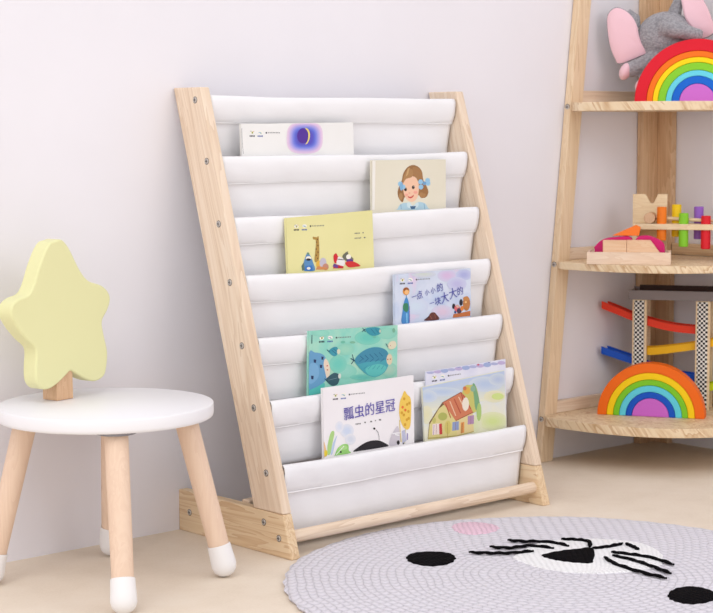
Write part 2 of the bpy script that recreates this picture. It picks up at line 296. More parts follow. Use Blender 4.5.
ART = {
 'moon': [
  ('grey', 0, [(1.1,7.5),(1.6,28.7),(3.1,48.7),(3.7,48.7),(2.2,28.7),(1.7,7.5)]),
  ('ivory', 0, [(27.4,14.2),(26.7,15.7),(25.0,16.7),(22.7,17.1),(20.4,16.7),(18.8,15.6),(18.2,14.1),(18.9,12.7),(20.7,11.6),(23.0,11.3),(25.2,11.7),(26.9,12.8)]),
  ('ivory', 0, [(45.0,14.5),(44.3,15.9),(42.4,16.9),(39.8,17.2),(37.3,16.8),(35.6,15.7),(34.9,14.3),(35.7,13.0),(37.6,12.0),(40.1,11.6),(42.6,12.0),(44.4,13.1)]),
  ('olive', 0, [(21.8,13.0),(24.8,13.1),(24.6,16.0),(21.7,16.0)]),
  ('grey', 0, [(18.8,11.8),(22.1,11.8),(22.1,12.6),(18.7,12.6)]),
  ('orange_s', 0, [(24.6,12.2),(27.1,12.2),(27.1,13.0),(24.5,13.0)]),
  ('sky_s', 0, [(36.0,13.9),(41.5,13.9),(41.4,14.9),(36.0,14.8)]),
  ('teal_s', 0, [(39.5,15.2),(42.9,15.3),(42.8,16.3),(39.5,16.2)]),
  ('ink', 0, [(17.4,18.7),(19.5,18.8),(19.3,21.2),(17.2,21.2)]),
  ('ink', 0, [(20.3,18.8),(22.4,18.8),(22.2,21.2),(20.2,21.2)]),
  ('ink', 0, [(23.2,18.8),(25.3,18.8),(25.2,21.3),(23.1,21.3)]),
  ('ink', 0, [(25.9,18.9),(28.0,18.9),(27.9,21.3),(25.8,21.3)]),
  ('blue_s', 0, [(34.1,19.2),(36.2,19.3),(36.1,21.5),(34.0,21.5)]),
  ('blue_s', 0, [(37.0,19.3),(39.1,19.3),(39.0,21.6),(36.9,21.6)]),
  ('blue_s', 0, [(39.9,19.3),(42.1,19.3),(41.9,21.6),(39.8,21.6)]),
  ('blue_s', 0, [(42.7,19.4),(44.8,19.4),(44.7,21.7),(42.6,21.6)]),
  ('ink', 0, [(51.1,14.0),(54.3,14.0),(54.1,16.5),(51.0,16.4)]),
  ('grey', 0, [(56.4,14.3),(58.3,14.3),(58.2,16.0),(56.3,15.9)]),
  ('grey', 0, [(59.6,14.4),(61.6,14.4),(61.5,16.0),(59.6,16.0)]),
  ('grey', 0, [(62.9,14.4),(64.8,14.4),(64.8,16.1),(62.9,16.0)]),
  ('grey', 0, [(66.2,14.4),(68.1,14.5),(68.1,16.1),(66.1,16.1)]),
  ('grey', 0, [(69.5,14.5),(71.5,14.5),(71.4,16.2),(69.4,16.1)]),
  ('grey', 0, [(72.8,14.5),(74.8,14.6),(74.7,16.2),(72.8,16.2)]),
  ('grey', 0, [(76.1,14.6),(78.1,14.6),(78.0,16.3),(76.1,16.2)]),
  ('grey', 0, [(79.5,14.6),(81.4,14.7),(81.3,16.3),(79.4,16.3)]),
  ((232,208,228), 0, [(175.7,25.2),(174.6,35.1),(172.2,40.6),(168.6,44.8),(163.6,47.9),(157.2,50.0),(148.8,51.2),(134.0,51.3),(119.4,50.6),(111.3,49.1),(105.2,46.7),(100.7,43.4),(97.6,39.2),(95.9,33.7),(95.7,23.9),(96.9,14.2),(99.1,8.8),(102.6,4.7),(107.5,1.5),(113.8,-0.6),(122.0,-1.9),(136.7,-2.2),(151.4,-1.6),(159.6,-0.2),(165.9,2.2),(170.5,5.4),(173.8,9.7),(175.5,15.3)]),
  ((225,199,226), 0, [(173.9,25.2),(172.8,34.6),(170.6,39.9),(167.1,43.9),(162.4,46.9),(156.2,48.9),(148.2,50.0),(134.1,50.2),(120.1,49.4),(112.4,48.0),(106.5,45.7),(102.2,42.6),(99.2,38.6),(97.6,33.3),(97.4,24.0),(98.5,14.7),(100.7,9.5),(104.1,5.5),(108.7,2.6),(114.7,0.5),(122.6,-0.7),(136.6,-1.0),(150.7,-0.4),(158.6,0.9),(164.5,3.2),(169.0,6.3),(172.0,10.4),(173.7,15.7)]),
  ((219,191,224), 0, [(172.1,25.1),(171.1,34.2),(169.0,39.2),(165.7,43.0),(161.1,45.8),(155.2,47.8),(147.6,48.9),(134.2,49.0),(120.8,48.3),(113.4,46.9),(107.9,44.7),(103.7,41.8),(100.9,37.9),(99.3,32.9),(99.2,24.0),(100.2,15.1),(102.3,10.2),(105.5,6.4),(109.9,3.6),(115.7,1.6),(123.2,0.4),(136.6,0.2),(150.0,0.7),(157.5,2.0),(163.2,4.2),(167.4,7.1),(170.3,11.0),(172.0,16.1)]),
  ((205,183,224), 0, [(170.4,25.1),(169.3,33.7),(167.3,38.5),(164.2,42.1),(159.9,44.8),(154.3,46.6),(147.0,47.7),(134.2,47.8),(121.5,47.1),(114.5,45.8),(109.2,43.8),(105.2,40.9),(102.5,37.3),(101.1,32.5),(100.9,24.0),(101.9,15.6),(103.9,10.9),(106.9,7.3),(111.1,4.6),(116.6,2.7),(123.8,1.6),(136.5,1.4),(149.3,1.9),(156.4,3.1),(161.8,5.2),(165.9,8.0),(168.6,11.7),(170.2,16.5)]),
  ((190,174,225), 0, [(168.6,25.1),(167.6,33.2),(165.7,37.8),(162.7,41.2),(158.6,43.8),(153.3,45.5),(146.4,46.5),(134.3,46.6),(122.2,46.0),(115.5,44.7),(110.5,42.8),(106.8,40.1),(104.2,36.6),(102.8,32.1),(102.6,24.1),(103.6,16.0),(105.5,11.5),(108.4,8.2),(112.4,5.6),(117.6,3.8),(124.4,2.8),(136.4,2.5),(148.6,3.0),(155.3,4.2),(160.5,6.2),(164.3,8.8),(166.9,12.3),(168.4,16.9)]),
  ((174,165,226), 0, [(166.8,25.1),(165.9,32.8),(164.1,37.1),(161.2,40.3),(157.4,42.7),(152.4,44.4),(145.8,45.3),(134.3,45.4),(122.9,44.8),(116.6,43.7),(111.8,41.8),(108.3,39.3),(105.9,36.0),(104.5,31.7),(104.4,24.1),(105.3,16.5),(107.0,12.2),(109.8,9.0),(113.6,6.6),(118.5,4.9),(124.9,3.9),(136.4,3.7),(147.9,4.2),(154.3,5.3),(159.1,7.1),(162.7,9.7),(165.2,13.0),(166.6,17.3)]),
  ((158,155,226), 0, [(165.0,25.0),(164.1,32.3),(162.4,36.3),(159.8,39.4),(156.1,41.7),(151.4,43.3),(145.2,44.1),(134.4,44.2),(123.6,43.7),(117.6,42.6),(113.2,40.8),(109.8,38.4),(107.5,35.3),(106.3,31.3),(106.1,24.1),(107.0,16.9),(108.6,12.9),(111.2,9.9),(114.8,7.6),(119.5,6.0),(125.5,5.1),(136.3,4.9),(147.1,5.4),(153.2,6.4),(157.8,8.1),(161.2,10.5),(163.5,13.7),(164.8,17.8)]),
  ((141,144,223), 0, [(163.2,25.0),(162.4,31.8),(160.8,35.6),(158.3,38.5),(154.9,40.6),(150.4,42.1),(144.6,42.9),(134.4,43.1),(124.3,42.5),(118.7,41.5),(114.5,39.9),(111.3,37.6),(109.2,34.7),(108.0,30.9),(107.9,24.1),(108.7,17.4),(110.2,13.6),(112.7,10.8),(116.0,8.6),(120.4,7.1),(126.1,6.3),(136.3,6.1),(146.4,6.5),(152.1,7.5),(156.4,9.1),(159.6,11.4),(161.8,14.3),(163.1,18.2)]),
  ((123,132,219), 0, [(161.4,25.0),(160.7,31.4),(159.2,34.9),(156.8,37.6),(153.6,39.6),(149.5,41.0),(144.1,41.8),(134.5,41.9),(125.0,41.4),(119.8,40.4),(115.8,38.9),(112.9,36.8),(110.8,34.0),(109.7,30.5),(109.6,24.2),(110.3,17.9),(111.8,14.3),(114.1,11.7),(117.3,9.7),(121.4,8.3),(126.7,7.5),(136.2,7.3),(145.7,7.7),(151.0,8.6),(155.1,10.1),(158.1,12.2),(160.1,15.0),(161.3,18.6)]),
  ((108,120,214), 0, [(159.6,24.9),(158.9,30.9),(157.5,34.2),(155.4,36.7),(152.4,38.6),(148.5,39.9),(143.5,40.6),(134.6,40.7),(125.7,40.2),(120.8,39.3),(117.1,37.9),(114.4,36.0),(112.5,33.4),(111.5,30.1),(111.3,24.2),(112.0,18.3),(113.4,15.0),(115.5,12.5),(118.5,10.7),(122.3,9.4),(127.3,8.6),(136.2,8.5),(145.0,8.8),(150.0,9.7),(153.7,11.1),(156.5,13.1),(158.4,15.6),(159.5,19.0)]),
  ((99,109,208), 0, [(157.9,24.9),(157.2,30.4),(155.9,33.5),(153.9,35.8),(151.1,37.5),(147.5,38.7),(142.9,39.4),(134.6,39.5),(126.4,39.1),(121.9,38.3),(118.5,36.9),(115.9,35.1),(114.2,32.8),(113.2,29.7),(113.1,24.2),(113.7,18.8),(115.0,15.7),(117.0,13.4),(119.7,11.7),(123.3,10.5),(127.9,9.8),(136.1,9.6),(144.3,10.0),(148.9,10.8),(152.4,12.1),(155.0,13.9),(156.8,16.3),(157.7,19.4)]),
  ((92,98,202), 0, [(156.1,24.9),(155.5,30.0),(154.3,32.8),(152.4,34.9),(149.9,36.5),(146.6,37.6),(142.3,38.2),(134.7,38.3),(127.1,37.9),(122.9,37.2),(119.8,36.0),(117.4,34.3),(115.8,32.1),(114.9,29.3),(114.8,24.2),(115.4,19.2),(116.6,16.4),(118.4,14.3),(120.9,12.7),(124.2,11.6),(128.5,11.0),(136.0,10.8),(143.6,11.2),(147.8,11.9),(151.0,13.1),(153.4,14.8),(155.1,17.0),(156.0,19.8)]),
  ((92,91,196), 0, [(154.3,24.9),(153.7,29.5),(152.7,32.1),(151.0,34.0),(148.6,35.5),(145.6,36.5),(141.7,37.0),(134.7,37.1),(127.8,36.8),(124.0,36.1),(121.1,35.0),(119.0,33.5),(117.5,31.5),(116.7,28.9),(116.6,24.3),(117.1,19.7),(118.2,17.1),(119.9,15.2),(122.2,13.7),(125.2,12.7),(129.1,12.1),(136.0,12.0),(142.9,12.3),(146.8,13.0),(149.7,14.1),(151.9,15.6),(153.4,17.6),(154.2,20.2)]),
  ((92,84,190), 0, [(152.5,24.8),(152.0,29.0),(151.0,31.4),(149.5,33.1),(147.4,34.4),(144.7,35.4),(141.1,35.9),(134.8,35.9),(128.5,35.6),(125.1,35.0),(122.4,34.0),(120.5,32.6),(119.2,30.8),(118.4,28.5),(118.3,24.3),(118.8,20.1),(119.8,17.8),(121.3,16.1),(123.4,14.7),(126.1,13.8),(129.6,13.3),(135.9,13.2),(142.2,13.5),(145.7,14.1),(148.3,15.1),(150.3,16.5),(151.7,18.3),(152.4,20.6)]),
  ((82,48,150), 0, [(145.0,21.4),(144.4,24.7),(142.9,27.8),(140.7,30.4),(137.9,32.4),(134.6,33.6),(131.2,34.0),(127.8,33.5),(124.7,32.2),(122.0,30.1),(120.1,27.4),(118.9,24.3),(118.6,21.0),(119.2,17.7),(120.7,14.6),(122.9,12.0),(125.8,9.9),(129.0,8.7),(132.4,8.3),(135.8,8.8),(139.0,10.1),(141.6,12.2),(143.6,14.9),(144.7,18.0)]),
  ((236,216,110), 1, [(136.5,8.4),(143.2,10.5),(146.9,17.8),(145.8,26.0),(141.7,33.2),(136.5,35.7),(141.2,29.8),(143.3,22.1),(142.0,14.4)]),
 ],
 'girl': [
  ((240,236,228), 0, [(1.9,0.2),(9.1,0.2),(6.4,85.1),(-0.8,84.9)]),
  ((150,108,66), 1, [(71.1,35.7),(74.9,23.6),(85.4,12.7),(99.1,9.2),(112.6,13.1),(120.9,21.8),(123.9,36.6),(132.2,47.9),(136.1,57.9),(129.9,66.4),(117.8,67.3),(111.1,62.3),(80.4,64.0),(73.3,73.6),(65.1,68.5),(61.0,58.7),(63.3,49.0)]),
  ((240,196,166), 1, [(74.3,40.6),(81.4,32.2),(93.3,28.7),(105.2,31.4),(112.4,42.6),(112.0,57.4),(107.5,68.3),(97.1,73.7),(86.9,71.5),(78.7,64.0),(74.9,54.1)]),
  ((172,130,84), 1, [(73.0,41.8),(78.2,24.8),(90.4,15.2),(99.4,20.3),(95.7,30.0),(81.3,33.4)]),
  ((164,120,76), 1, [(98.3,12.9),(115.9,16.8),(122.4,30.4),(116.9,41.4),(108.6,32.7),(100.2,27.6)]),
  ((200,162,112), 1, [(85.3,15.7),(90.4,13.8),(86.7,25.0),(80.8,29.8)]),
  ((176,134,88), 0, [(73.3,63.8),(73.0,65.8),(72.3,67.5),(71.2,68.9),(69.8,69.8),(68.4,70.1),(66.9,69.7),(65.6,68.8),(64.6,67.3),(64.0,65.6),(63.9,63.6),(64.2,61.7),(64.9,59.9),(66.0,58.5),(67.3,57.7),(68.8,57.4),(70.2,57.7),(71.5,58.6),(72.5,60.1),(73.1,61.9)]),
  ((170,126,80), 0, [(129.7,62.2),(129.3,63.7),(128.0,65.1),(126.2,66.1),(123.9,66.8),(121.3,66.9),(118.7,66.6),(116.5,65.9),(114.7,64.7),(113.5,63.3),(113.2,61.8),(113.6,60.3),(114.8,59.0),(116.7,57.9),(119.0,57.3),(121.6,57.1),(124.1,57.4),(126.4,58.1),(128.2,59.3),(129.4,60.7)]),
  ((156,110,66), 0, [(134.5,54.1),(134.0,56.0),(132.9,57.6),(131.2,58.9),(129.0,59.7),(126.7,59.9),(124.3,59.6),(122.3,58.7),(120.6,57.3),(119.6,55.6),(119.3,53.8),(119.7,52.0),(120.8,50.4),(122.5,49.1),(124.7,48.3),(127.0,48.0),(129.4,48.4),(131.5,49.3),(133.1,50.6),(134.1,52.3)]),
  ((48,30,26), 0, [(83.5,51.6),(83.3,52.6),(82.8,53.4),(82.0,54.1),(81.0,54.6),(80.0,54.7),(79.0,54.5),(78.0,54.0),(77.3,53.3),(76.8,52.4),(76.7,51.4),(76.9,50.5),(77.4,49.6),(78.2,48.9),(79.1,48.5),(80.2,48.3),(81.2,48.5),(82.2,49.0),(82.9,49.7),(83.3,50.6)]),
  ((48,30,26), 0, [(102.3,48.3),(102.1,49.3),(101.6,50.2),(100.8,50.8),(99.8,51.3),(98.8,51.4),(97.7,51.2),(96.8,50.8),(96.1,50.0),(95.6,49.1),(95.5,48.2),(95.7,47.2),(96.2,46.3),(97.0,45.6),(97.9,45.2),(99.0,45.0),(100.0,45.2),(101.0,45.7),(101.7,46.4),(102.2,47.3)]),
  ('ivory', 0, [(81.8,50.3),(81.6,50.8),(81.1,50.9),(80.7,50.7),(80.5,50.3),(80.7,49.9),(81.2,49.7),(81.6,49.9)]),
  ('ivory', 0, [(100.6,47.0),(100.4,47.5),(99.9,47.6),(99.4,47.4),(99.3,47.0),(99.5,46.6),(100.0,46.4),(100.4,46.6)]),
  ((222,160,136), 0, [(91.8,58.1),(91.3,58.7),(90.1,59.0),(88.6,59.0),(87.4,58.6),(87.0,58.0),(87.5,57.5),(88.7,57.1),(90.2,57.2),(91.3,57.5)]),
  ((238,170,150), 0, [(86.9,61.2),(86.3,62.3),(84.6,63.1),(82.4,63.3),(80.2,63.0),(78.7,62.1),(78.1,61.0),(78.7,59.9),(80.4,59.1),(82.6,58.9),(84.8,59.2),(86.4,60.1)]),
  ((238,166,148), 0, [(109.6,57.3),(108.8,58.6),(106.9,59.6),(104.3,59.9),(101.8,59.5),(99.9,58.4),(99.3,57.1),(100.0,55.7),(101.9,54.8),(104.5,54.5),(107.1,54.9),(108.9,55.9)]),
  ((204,84,76), 1, [(85.5,63.6),(92.2,64.8),(100.2,61.5),(98.0,65.4),(92.2,67.5),(87.1,66.1)]),
  ((150,196,226), 0, [(73.3,41.8),(72.7,43.7),(71.0,45.2),(68.7,46.0),(66.2,46.0),(63.9,45.1),(62.4,43.5),(61.9,41.6),(62.5,39.7),(64.1,38.2),(66.4,37.4),(69.0,37.5),(71.2,38.4),(72.8,39.9)]),
  ((150,196,226), 0, [(79.9,47.3),(79.3,49.2),(77.6,50.7),(75.3,51.5),(72.7,51.5),(70.5,50.6),(68.9,49.0),(68.4,47.1),(69.0,45.2),(70.7,43.7),(73.0,42.9),(75.6,43.0),(77.8,43.9),(79.4,45.4)]),
  ((150,196,226), 0, [(122.8,39.1),(122.2,41.0),(120.5,42.5),(118.1,43.3),(115.5,43.3),(113.2,42.4),(111.7,40.8),(111.1,38.9),(111.8,37.0),(113.4,35.4),(115.8,34.6),(118.4,34.7),(120.7,35.6),(122.3,37.1)]),
  ((150,196,226), 0, [(123.6,48.2),(122.9,50.1),(121.3,51.7),(118.9,52.5),(116.3,52.4),(114.0,51.5),(112.4,49.9),(111.9,48.0),(112.5,46.1),(114.2,44.6),(116.6,43.8),(119.2,43.8),(121.5,44.7),(123.1,46.3)]),
  ((150,196,226), 0, [(140.2,36.9),(139.5,38.8),(137.9,40.4),(135.5,41.2),(132.9,41.1),(130.5,40.2),(128.9,38.7),(128.4,36.7),(129.1,34.8),(130.7,33.3),(133.1,32.5),(135.7,32.5),(138.1,33.4),(139.7,35.0)]),
  ((150,196,226), 0, [(141.1,41.9),(140.4,43.8),(138.7,45.3),(136.4,46.1),(133.7,46.1),(131.4,45.2),(129.8,43.6),(129.3,41.7),(129.9,39.8),(131.6,38.2),(134.0,37.4),(136.6,37.5),(139.0,38.4),(140.5,39.9)]),
  ((128,176,214), 0, [(74.2,46.3),(73.5,49.9),(72.0,52.6),(69.9,53.5),(67.9,52.5),(66.5,49.8),(66.1,46.1),(66.7,42.5),(68.3,39.8),(70.4,38.9),(72.3,39.9),(73.7,42.6)]),
  ((110,160,204), 0, [(130.7,41.7),(130.0,43.4),(128.3,44.6),(126.1,45.1),(123.9,44.6),(122.3,43.3),(121.7,41.5),(122.4,39.8),(124.0,38.6),(126.3,38.2),(128.5,38.7),(130.1,40.0)]),
  ((176,208,222), 1, [(60.2,85.5),(68.2,77.1),(83.4,75.1),(96.9,80.4),(110.7,74.6),(126.2,76.9),(135.3,85.6),(135.9,88.9),(60.1,86.7)]),
  ((206,226,232), 1, [(83.4,75.8),(90.2,74.5),(97.5,81.1),(107.3,75.0),(112.0,78.1),(107.0,84.3),(86.6,83.8)]),
  ((66,104,140), 0, [(90.7,81.4),(105.4,81.3),(101.8,86.6),(93.3,86.4)]),
  ((120,160,190), 0, [(67.6,77.2),(69.0,85.8),(70.2,85.6),(68.8,77.0)]),
  ((120,160,190), 0, [(124.5,77.5),(126.3,87.5),(127.5,87.3),(125.7,77.3)]),
 ],
 'yellow': [
  ('ivory', 0, [(26.6,15.2),(25.9,16.6),(24.1,17.5),(21.7,17.8),(19.4,17.2),(17.8,16.0),(17.3,14.5),(18.0,13.1),(19.8,12.1),(22.2,11.9),(24.5,12.5),(26.1,13.7)]),
  ('ivory', 0, [(44.7,16.0),(43.9,17.3),(41.9,18.2),(39.3,18.4),(36.8,17.8),(35.0,16.6),(34.4,15.2),(35.2,13.9),(37.1,13.0),(39.7,12.8),(42.3,13.4),(44.1,14.5)]),
  ('olive', 0, [(21.0,13.6),(24.0,13.8),(23.7,16.7),(20.8,16.5)]),
  ('grey', 0, [(17.9,12.2),(21.3,12.5),(21.2,13.3),(17.8,13.0)]),
  ('orange_s', 0, [(23.8,12.8),(26.4,13.0),(26.3,13.8),(23.8,13.6)]),
  ('sky_s', 0, [(35.5,14.8),(41.0,15.2),(41.0,16.2),(35.4,15.8)]),
  ('teal_s', 0, [(39.0,16.3),(42.5,16.6),(42.4,17.6),(39.0,17.3)]),
  ('ink', 0, [(16.3,19.2),(18.4,19.4),(18.2,21.8),(16.1,21.6)]),
  ('ink', 0, [(19.3,19.3),(21.4,19.5),(21.2,21.9),(19.1,21.8)]),
  ('ink', 0, [(22.3,19.5),(24.4,19.6),(24.2,22.1),(22.1,21.9)]),
  ('ink', 0, [(25.0,19.6),(27.2,19.7),(27.0,22.2),(24.9,22.0)]),
  ('blue_s', 0, [(33.4,20.2),(35.5,20.4),(35.3,22.6),(33.2,22.5)]),
  ('blue_s', 0, [(36.4,20.3),(38.5,20.5),(38.3,22.8),(36.2,22.6)]),
  ('blue_s', 0, [(39.4,20.5),(41.5,20.6),(41.4,22.9),(39.2,22.7)]),
  ('blue_s', 0, [(42.2,20.6),(44.3,20.7),(44.2,23.0),(42.0,22.9)]),
  ('ink', 0, [(50.9,15.4),(54.1,15.7),(53.9,18.1),(50.7,17.9)]),
  ('grey', 0, [(56.3,15.9),(58.2,16.1),(58.1,17.7),(56.1,17.6)]),
  ('grey', 0, [(59.6,16.1),(61.6,16.2),(61.5,17.9),(59.5,17.7)]),
  ('grey', 0, [(63.0,16.2),(64.9,16.4),(64.8,18.0),(62.9,17.9)]),
  ('grey', 0, [(66.4,16.4),(68.3,16.5),(68.2,18.2),(66.2,18.0)]),
  ('grey', 0, [(69.7,16.5),(71.7,16.6),(71.6,18.3),(69.6,18.2)]),
  ('grey', 0, [(73.1,16.7),(75.1,16.8),(75.0,18.4),(73.0,18.3)]),
  ('grey', 0, [(76.5,16.8),(78.5,16.9),(78.4,18.6),(76.4,18.4)]),
  ('grey', 0, [(79.9,16.9),(81.9,17.1),(81.8,18.7),(79.8,18.6)]),
  ('grey', 0, [(149.7,35.1),(151.8,35.3),(151.7,37.1),(149.6,36.9)]),
  ('grey', 0, [(152.9,35.2),(155.0,35.4),(154.8,37.2),(152.7,37.0)]),
  ('grey', 0, [(156.0,35.3),(158.1,35.5),(158.0,37.3),(155.9,37.1)]),
  ('grey', 0, [(159.2,35.4),(161.3,35.6),(161.2,37.4),(159.1,37.2)]),
  ('grey', 0, [(167.3,35.4),(170.1,35.6),(170.0,37.4),(167.2,37.2)]),
  ('grey', 0, [(149.1,43.4),(151.2,43.6),(151.1,45.4),(149.0,45.2)]),
  ('grey', 0, [(152.3,43.5),(154.4,43.7),(154.2,45.5),(152.2,45.3)]),
  ('grey', 0, [(155.4,43.6),(157.5,43.8),(157.4,45.6),(155.3,45.4)]),
  ('grey', 0, [(158.6,43.7),(160.7,43.9),(160.6,45.7),(158.5,45.5)]),
  ('grey', 0, [(161.8,43.8),(163.9,44.0),(163.7,45.8),(161.6,45.6)]),
  ('grey', 0, [(170.2,43.9),(173.7,44.1),(173.6,46.2),(170.1,45.9)]),
  ((178,142,70), 1, [(56.5,34.8),(65.1,36.2),(67.9,34.4),(69.3,38.3),(69.4,60.1),(67.0,75.3),(58.2,75.8),(60.7,59.4),(62.7,41.6),(57.5,39.2)]),
  ((104,72,40), 0, [(65.8,44.5),(65.4,45.5),(64.4,45.9),(63.5,45.4),(63.2,44.2),(63.6,43.2),(64.6,42.8),(65.5,43.3)]),
  ((104,72,40), 0, [(68.1,50.3),(67.7,51.3),(66.7,51.7),(65.8,51.2),(65.4,50.1),(65.9,49.0),(66.9,48.6),(67.8,49.2)]),
  ((104,72,40), 0, [(64.0,55.8),(63.5,56.9),(62.6,57.2),(61.6,56.7),(61.3,55.6),(61.8,54.6),(62.8,54.2),(63.7,54.7)]),
  ((104,72,40), 0, [(67.7,61.2),(67.2,62.3),(66.2,62.7),(65.3,62.1),(65.0,61.0),(65.5,60.0),(66.4,59.6),(67.4,60.1)]),
  ((104,72,40), 0, [(63.6,66.0),(63.1,67.1),(62.2,67.4),(61.2,66.9),(60.9,65.8),(61.4,64.8),(62.4,64.4),(63.3,64.9)]),
  ((104,72,40), 0, [(66.6,71.4),(66.1,72.5),(65.1,72.8),(64.2,72.3),(63.9,71.2),(64.4,70.1),(65.4,69.8),(66.3,70.3)]),
  ((104,72,40), 0, [(67.5,40.0),(67.1,41.0),(66.1,41.4),(65.2,40.9),(64.8,39.8),(65.3,38.7),(66.3,38.4),(67.2,38.9)]),
  ((92,142,190), 1, [(33.9,87.7),(33.9,77.5),(38.7,66.5),(44.3,59.3),(49.5,66.1),(54.7,76.8),(57.7,91.1),(33.8,89.0)]),
  ('ivory', 0, [(51.2,70.1),(50.8,71.2),(49.9,72.1),(48.5,72.7),(46.8,73.1),(44.9,73.1),(43.1,72.8),(41.5,72.1),(40.2,71.2),(39.4,70.2),(39.2,69.1),(39.6,68.0),(40.5,67.1),(41.9,66.4),(43.6,66.0),(45.5,66.0),(47.3,66.4),(48.9,67.0),(50.2,67.9),(51.0,69.0)]),
  ('black_s', 0, [(50.4,72.1),(49.8,72.9),(48.3,73.5),(46.1,73.7),(43.7,73.5),(41.6,72.9),(40.2,72.1),(39.7,71.1),(40.3,70.3),(41.9,69.7),(44.0,69.5),(46.4,69.7),(48.5,70.3),(49.9,71.1)]),
  ((60,120,196), 0, [(37.6,81.7),(52.7,81.7),(53.7,91.5),(35.4,89.9)]),
  ((110,150,110), 0, [(47.4,62.1),(46.9,63.1),(45.7,63.7),(44.2,63.5),(43.1,62.8),(42.8,61.7),(43.3,60.7),(44.5,60.2),(45.9,60.3),(47.1,61.0)]),
  ((96,120,110), 0, [(29.4,80.9),(34.8,75.0),(36.5,87.9),(30.5,88.7)]),
  ('ivory', 0, [(48.7,86.5),(48.0,87.6),(46.5,88.3),(44.5,88.4),(42.5,87.9),(41.1,86.9),(40.7,85.8),(41.3,84.7),(42.8,84.0),(44.8,83.8),(46.8,84.3),(48.2,85.3)]),
  ((228,178,70), 0, [(73.3,82.2),(72.8,84.3),(71.8,86.0),(70.4,87.4),(68.6,88.2),(66.7,88.3),(64.9,87.9),(63.3,86.8),(62.0,85.2),(61.3,83.3),(61.2,81.2),(61.6,79.2),(62.6,77.4),(64.0,76.0),(65.8,75.3),(67.7,75.1),(69.5,75.6),(71.1,76.7),(72.4,78.2),(73.1,80.2)]),
  ((196,190,206), 0, [(83.9,80.6),(83.4,83.3),(82.1,85.6),(80.3,87.4),(78.2,88.4),(75.8,88.6),(73.6,88.0),(71.6,86.6),(70.1,84.5),(69.2,82.0),(69.1,79.3),(69.6,76.7),(70.8,74.3),(72.6,72.6),(74.8,71.5),(77.1,71.3),(79.4,71.9),(81.4,73.3),(82.9,75.4),(83.7,77.9)]),
  ((196,140,120), 0, [(88.5,87.5),(88.1,89.2),(87.0,90.7),(85.4,91.8),(83.5,92.4),(81.3,92.5),(79.3,92.0),(77.5,91.1),(76.0,89.7),(75.2,88.0),(75.0,86.3),(75.5,84.6),(76.5,83.1),(78.1,82.0),(80.1,81.3),(82.2,81.2),(84.2,81.7),(86.1,82.7),(87.5,84.0),(88.3,85.7)]),
  ((214,142,90), 1, [(59.9,89.5),(64.3,84.0),(84.4,88.4),(86.8,92.0)]),
  ((206,38,50), 1, [(100.0,70.4),(105.8,66.2),(109.6,71.2),(112.7,76.7),(109.6,81.1),(101.9,82.2)]),
  ((236,232,232), 0, [(125.3,83.5),(124.7,86.0),(123.1,88.2),(120.9,89.8),(118.1,90.7),(115.1,90.9),(112.2,90.2),(109.6,88.8),(107.6,86.8),(106.4,84.4),(106.1,81.8),(106.7,79.3),(108.3,77.1),(110.5,75.5),(113.3,74.5),(116.3,74.4),(119.2,75.0),(121.8,76.4),(123.8,78.4),(125.0,80.9)]),
  ((238,232,230), 0, [(118.3,75.8),(118.0,76.8),(117.2,77.6),(116.1,78.2),(114.7,78.5),(113.2,78.5),(111.8,78.2),(110.4,77.7),(109.4,76.9),(108.8,76.0),(108.6,75.0),(109.0,74.1),(109.7,73.3),(110.8,72.7),(112.2,72.4),(113.7,72.3),(115.1,72.6),(116.5,73.2),(117.5,73.9),(118.1,74.9)]),
  ('black_s', 0, [(109.1,77.0),(122.8,79.4),(123.0,78.2),(109.3,75.8)]),
  ((196,34,48), 1, [(101.8,83.5),(122.1,89.9),(120.5,92.9),(97.9,90.9)]),
  ((110,70,150), 1, [(97.4,87.7),(100.5,82.8),(110.2,87.3),(107.4,91.7)]),
  ((110,112,96), 1, [(119.9,72.1),(131.5,65.3),(133.9,70.7),(143.9,78.0),(141.8,83.1),(126.3,80.4)]),
  ('ivory', 0, [(139.2,75.0),(138.8,76.3),(137.9,77.4),(136.7,78.2),(135.1,78.6),(133.3,78.7),(131.6,78.3),(130.1,77.6),(129.0,76.6),(128.3,75.4),(128.1,74.1),(128.5,72.8),(129.3,71.7),(130.6,70.9),(132.2,70.5),(133.9,70.4),(135.6,70.8),(137.1,71.5),(138.3,72.5),(139.0,73.7)]),
  ((96,60,140), 0, [(143.5,82.4),(143.1,83.5),(141.9,84.5),(140.2,85.1),(138.0,85.4),(135.6,85.4),(133.3,85.0),(131.2,84.3),(129.6,83.4),(128.6,82.3),(128.3,81.1),(128.7,80.0),(129.9,79.1),(131.6,78.5),(133.8,78.1),(136.2,78.2),(138.5,78.5),(140.6,79.2),(142.2,80.2),(143.3,81.3)]),
  ((212,50,52), 1, [(126.0,83.5),(143.5,83.2),(159.8,91.7),(149.8,92.9),(132.4,91.9)]),
 ],
 'sky': [
  ('ivory', 0, [(23.9,10.7),(23.2,12.2),(21.2,13.2),(18.6,13.4),(16.0,12.8),(14.2,11.6),(13.6,10.0),(14.3,8.5),(16.3,7.5),(18.9,7.3),(21.4,7.8),(23.3,9.1)]),
  ('ivory', 0, [(43.8,11.1),(43.0,12.5),(40.9,13.4),(38.0,13.7),(35.2,13.1),(33.1,11.9),(32.4,10.4),(33.3,9.0),(35.4,8.0),(38.2,7.8),(41.1,8.4),(43.1,9.6)]),
  ('olive', 0, [(17.6,9.0),(20.9,9.3),(20.8,12.3),(17.5,12.1)]),
  ('grey', 0, [(14.1,7.7),(17.9,7.9),(17.9,8.8),(14.1,8.5)]),
  ('orange_s', 0, [(20.7,8.2),(23.5,8.4),(23.5,9.2),(20.7,9.0)]),
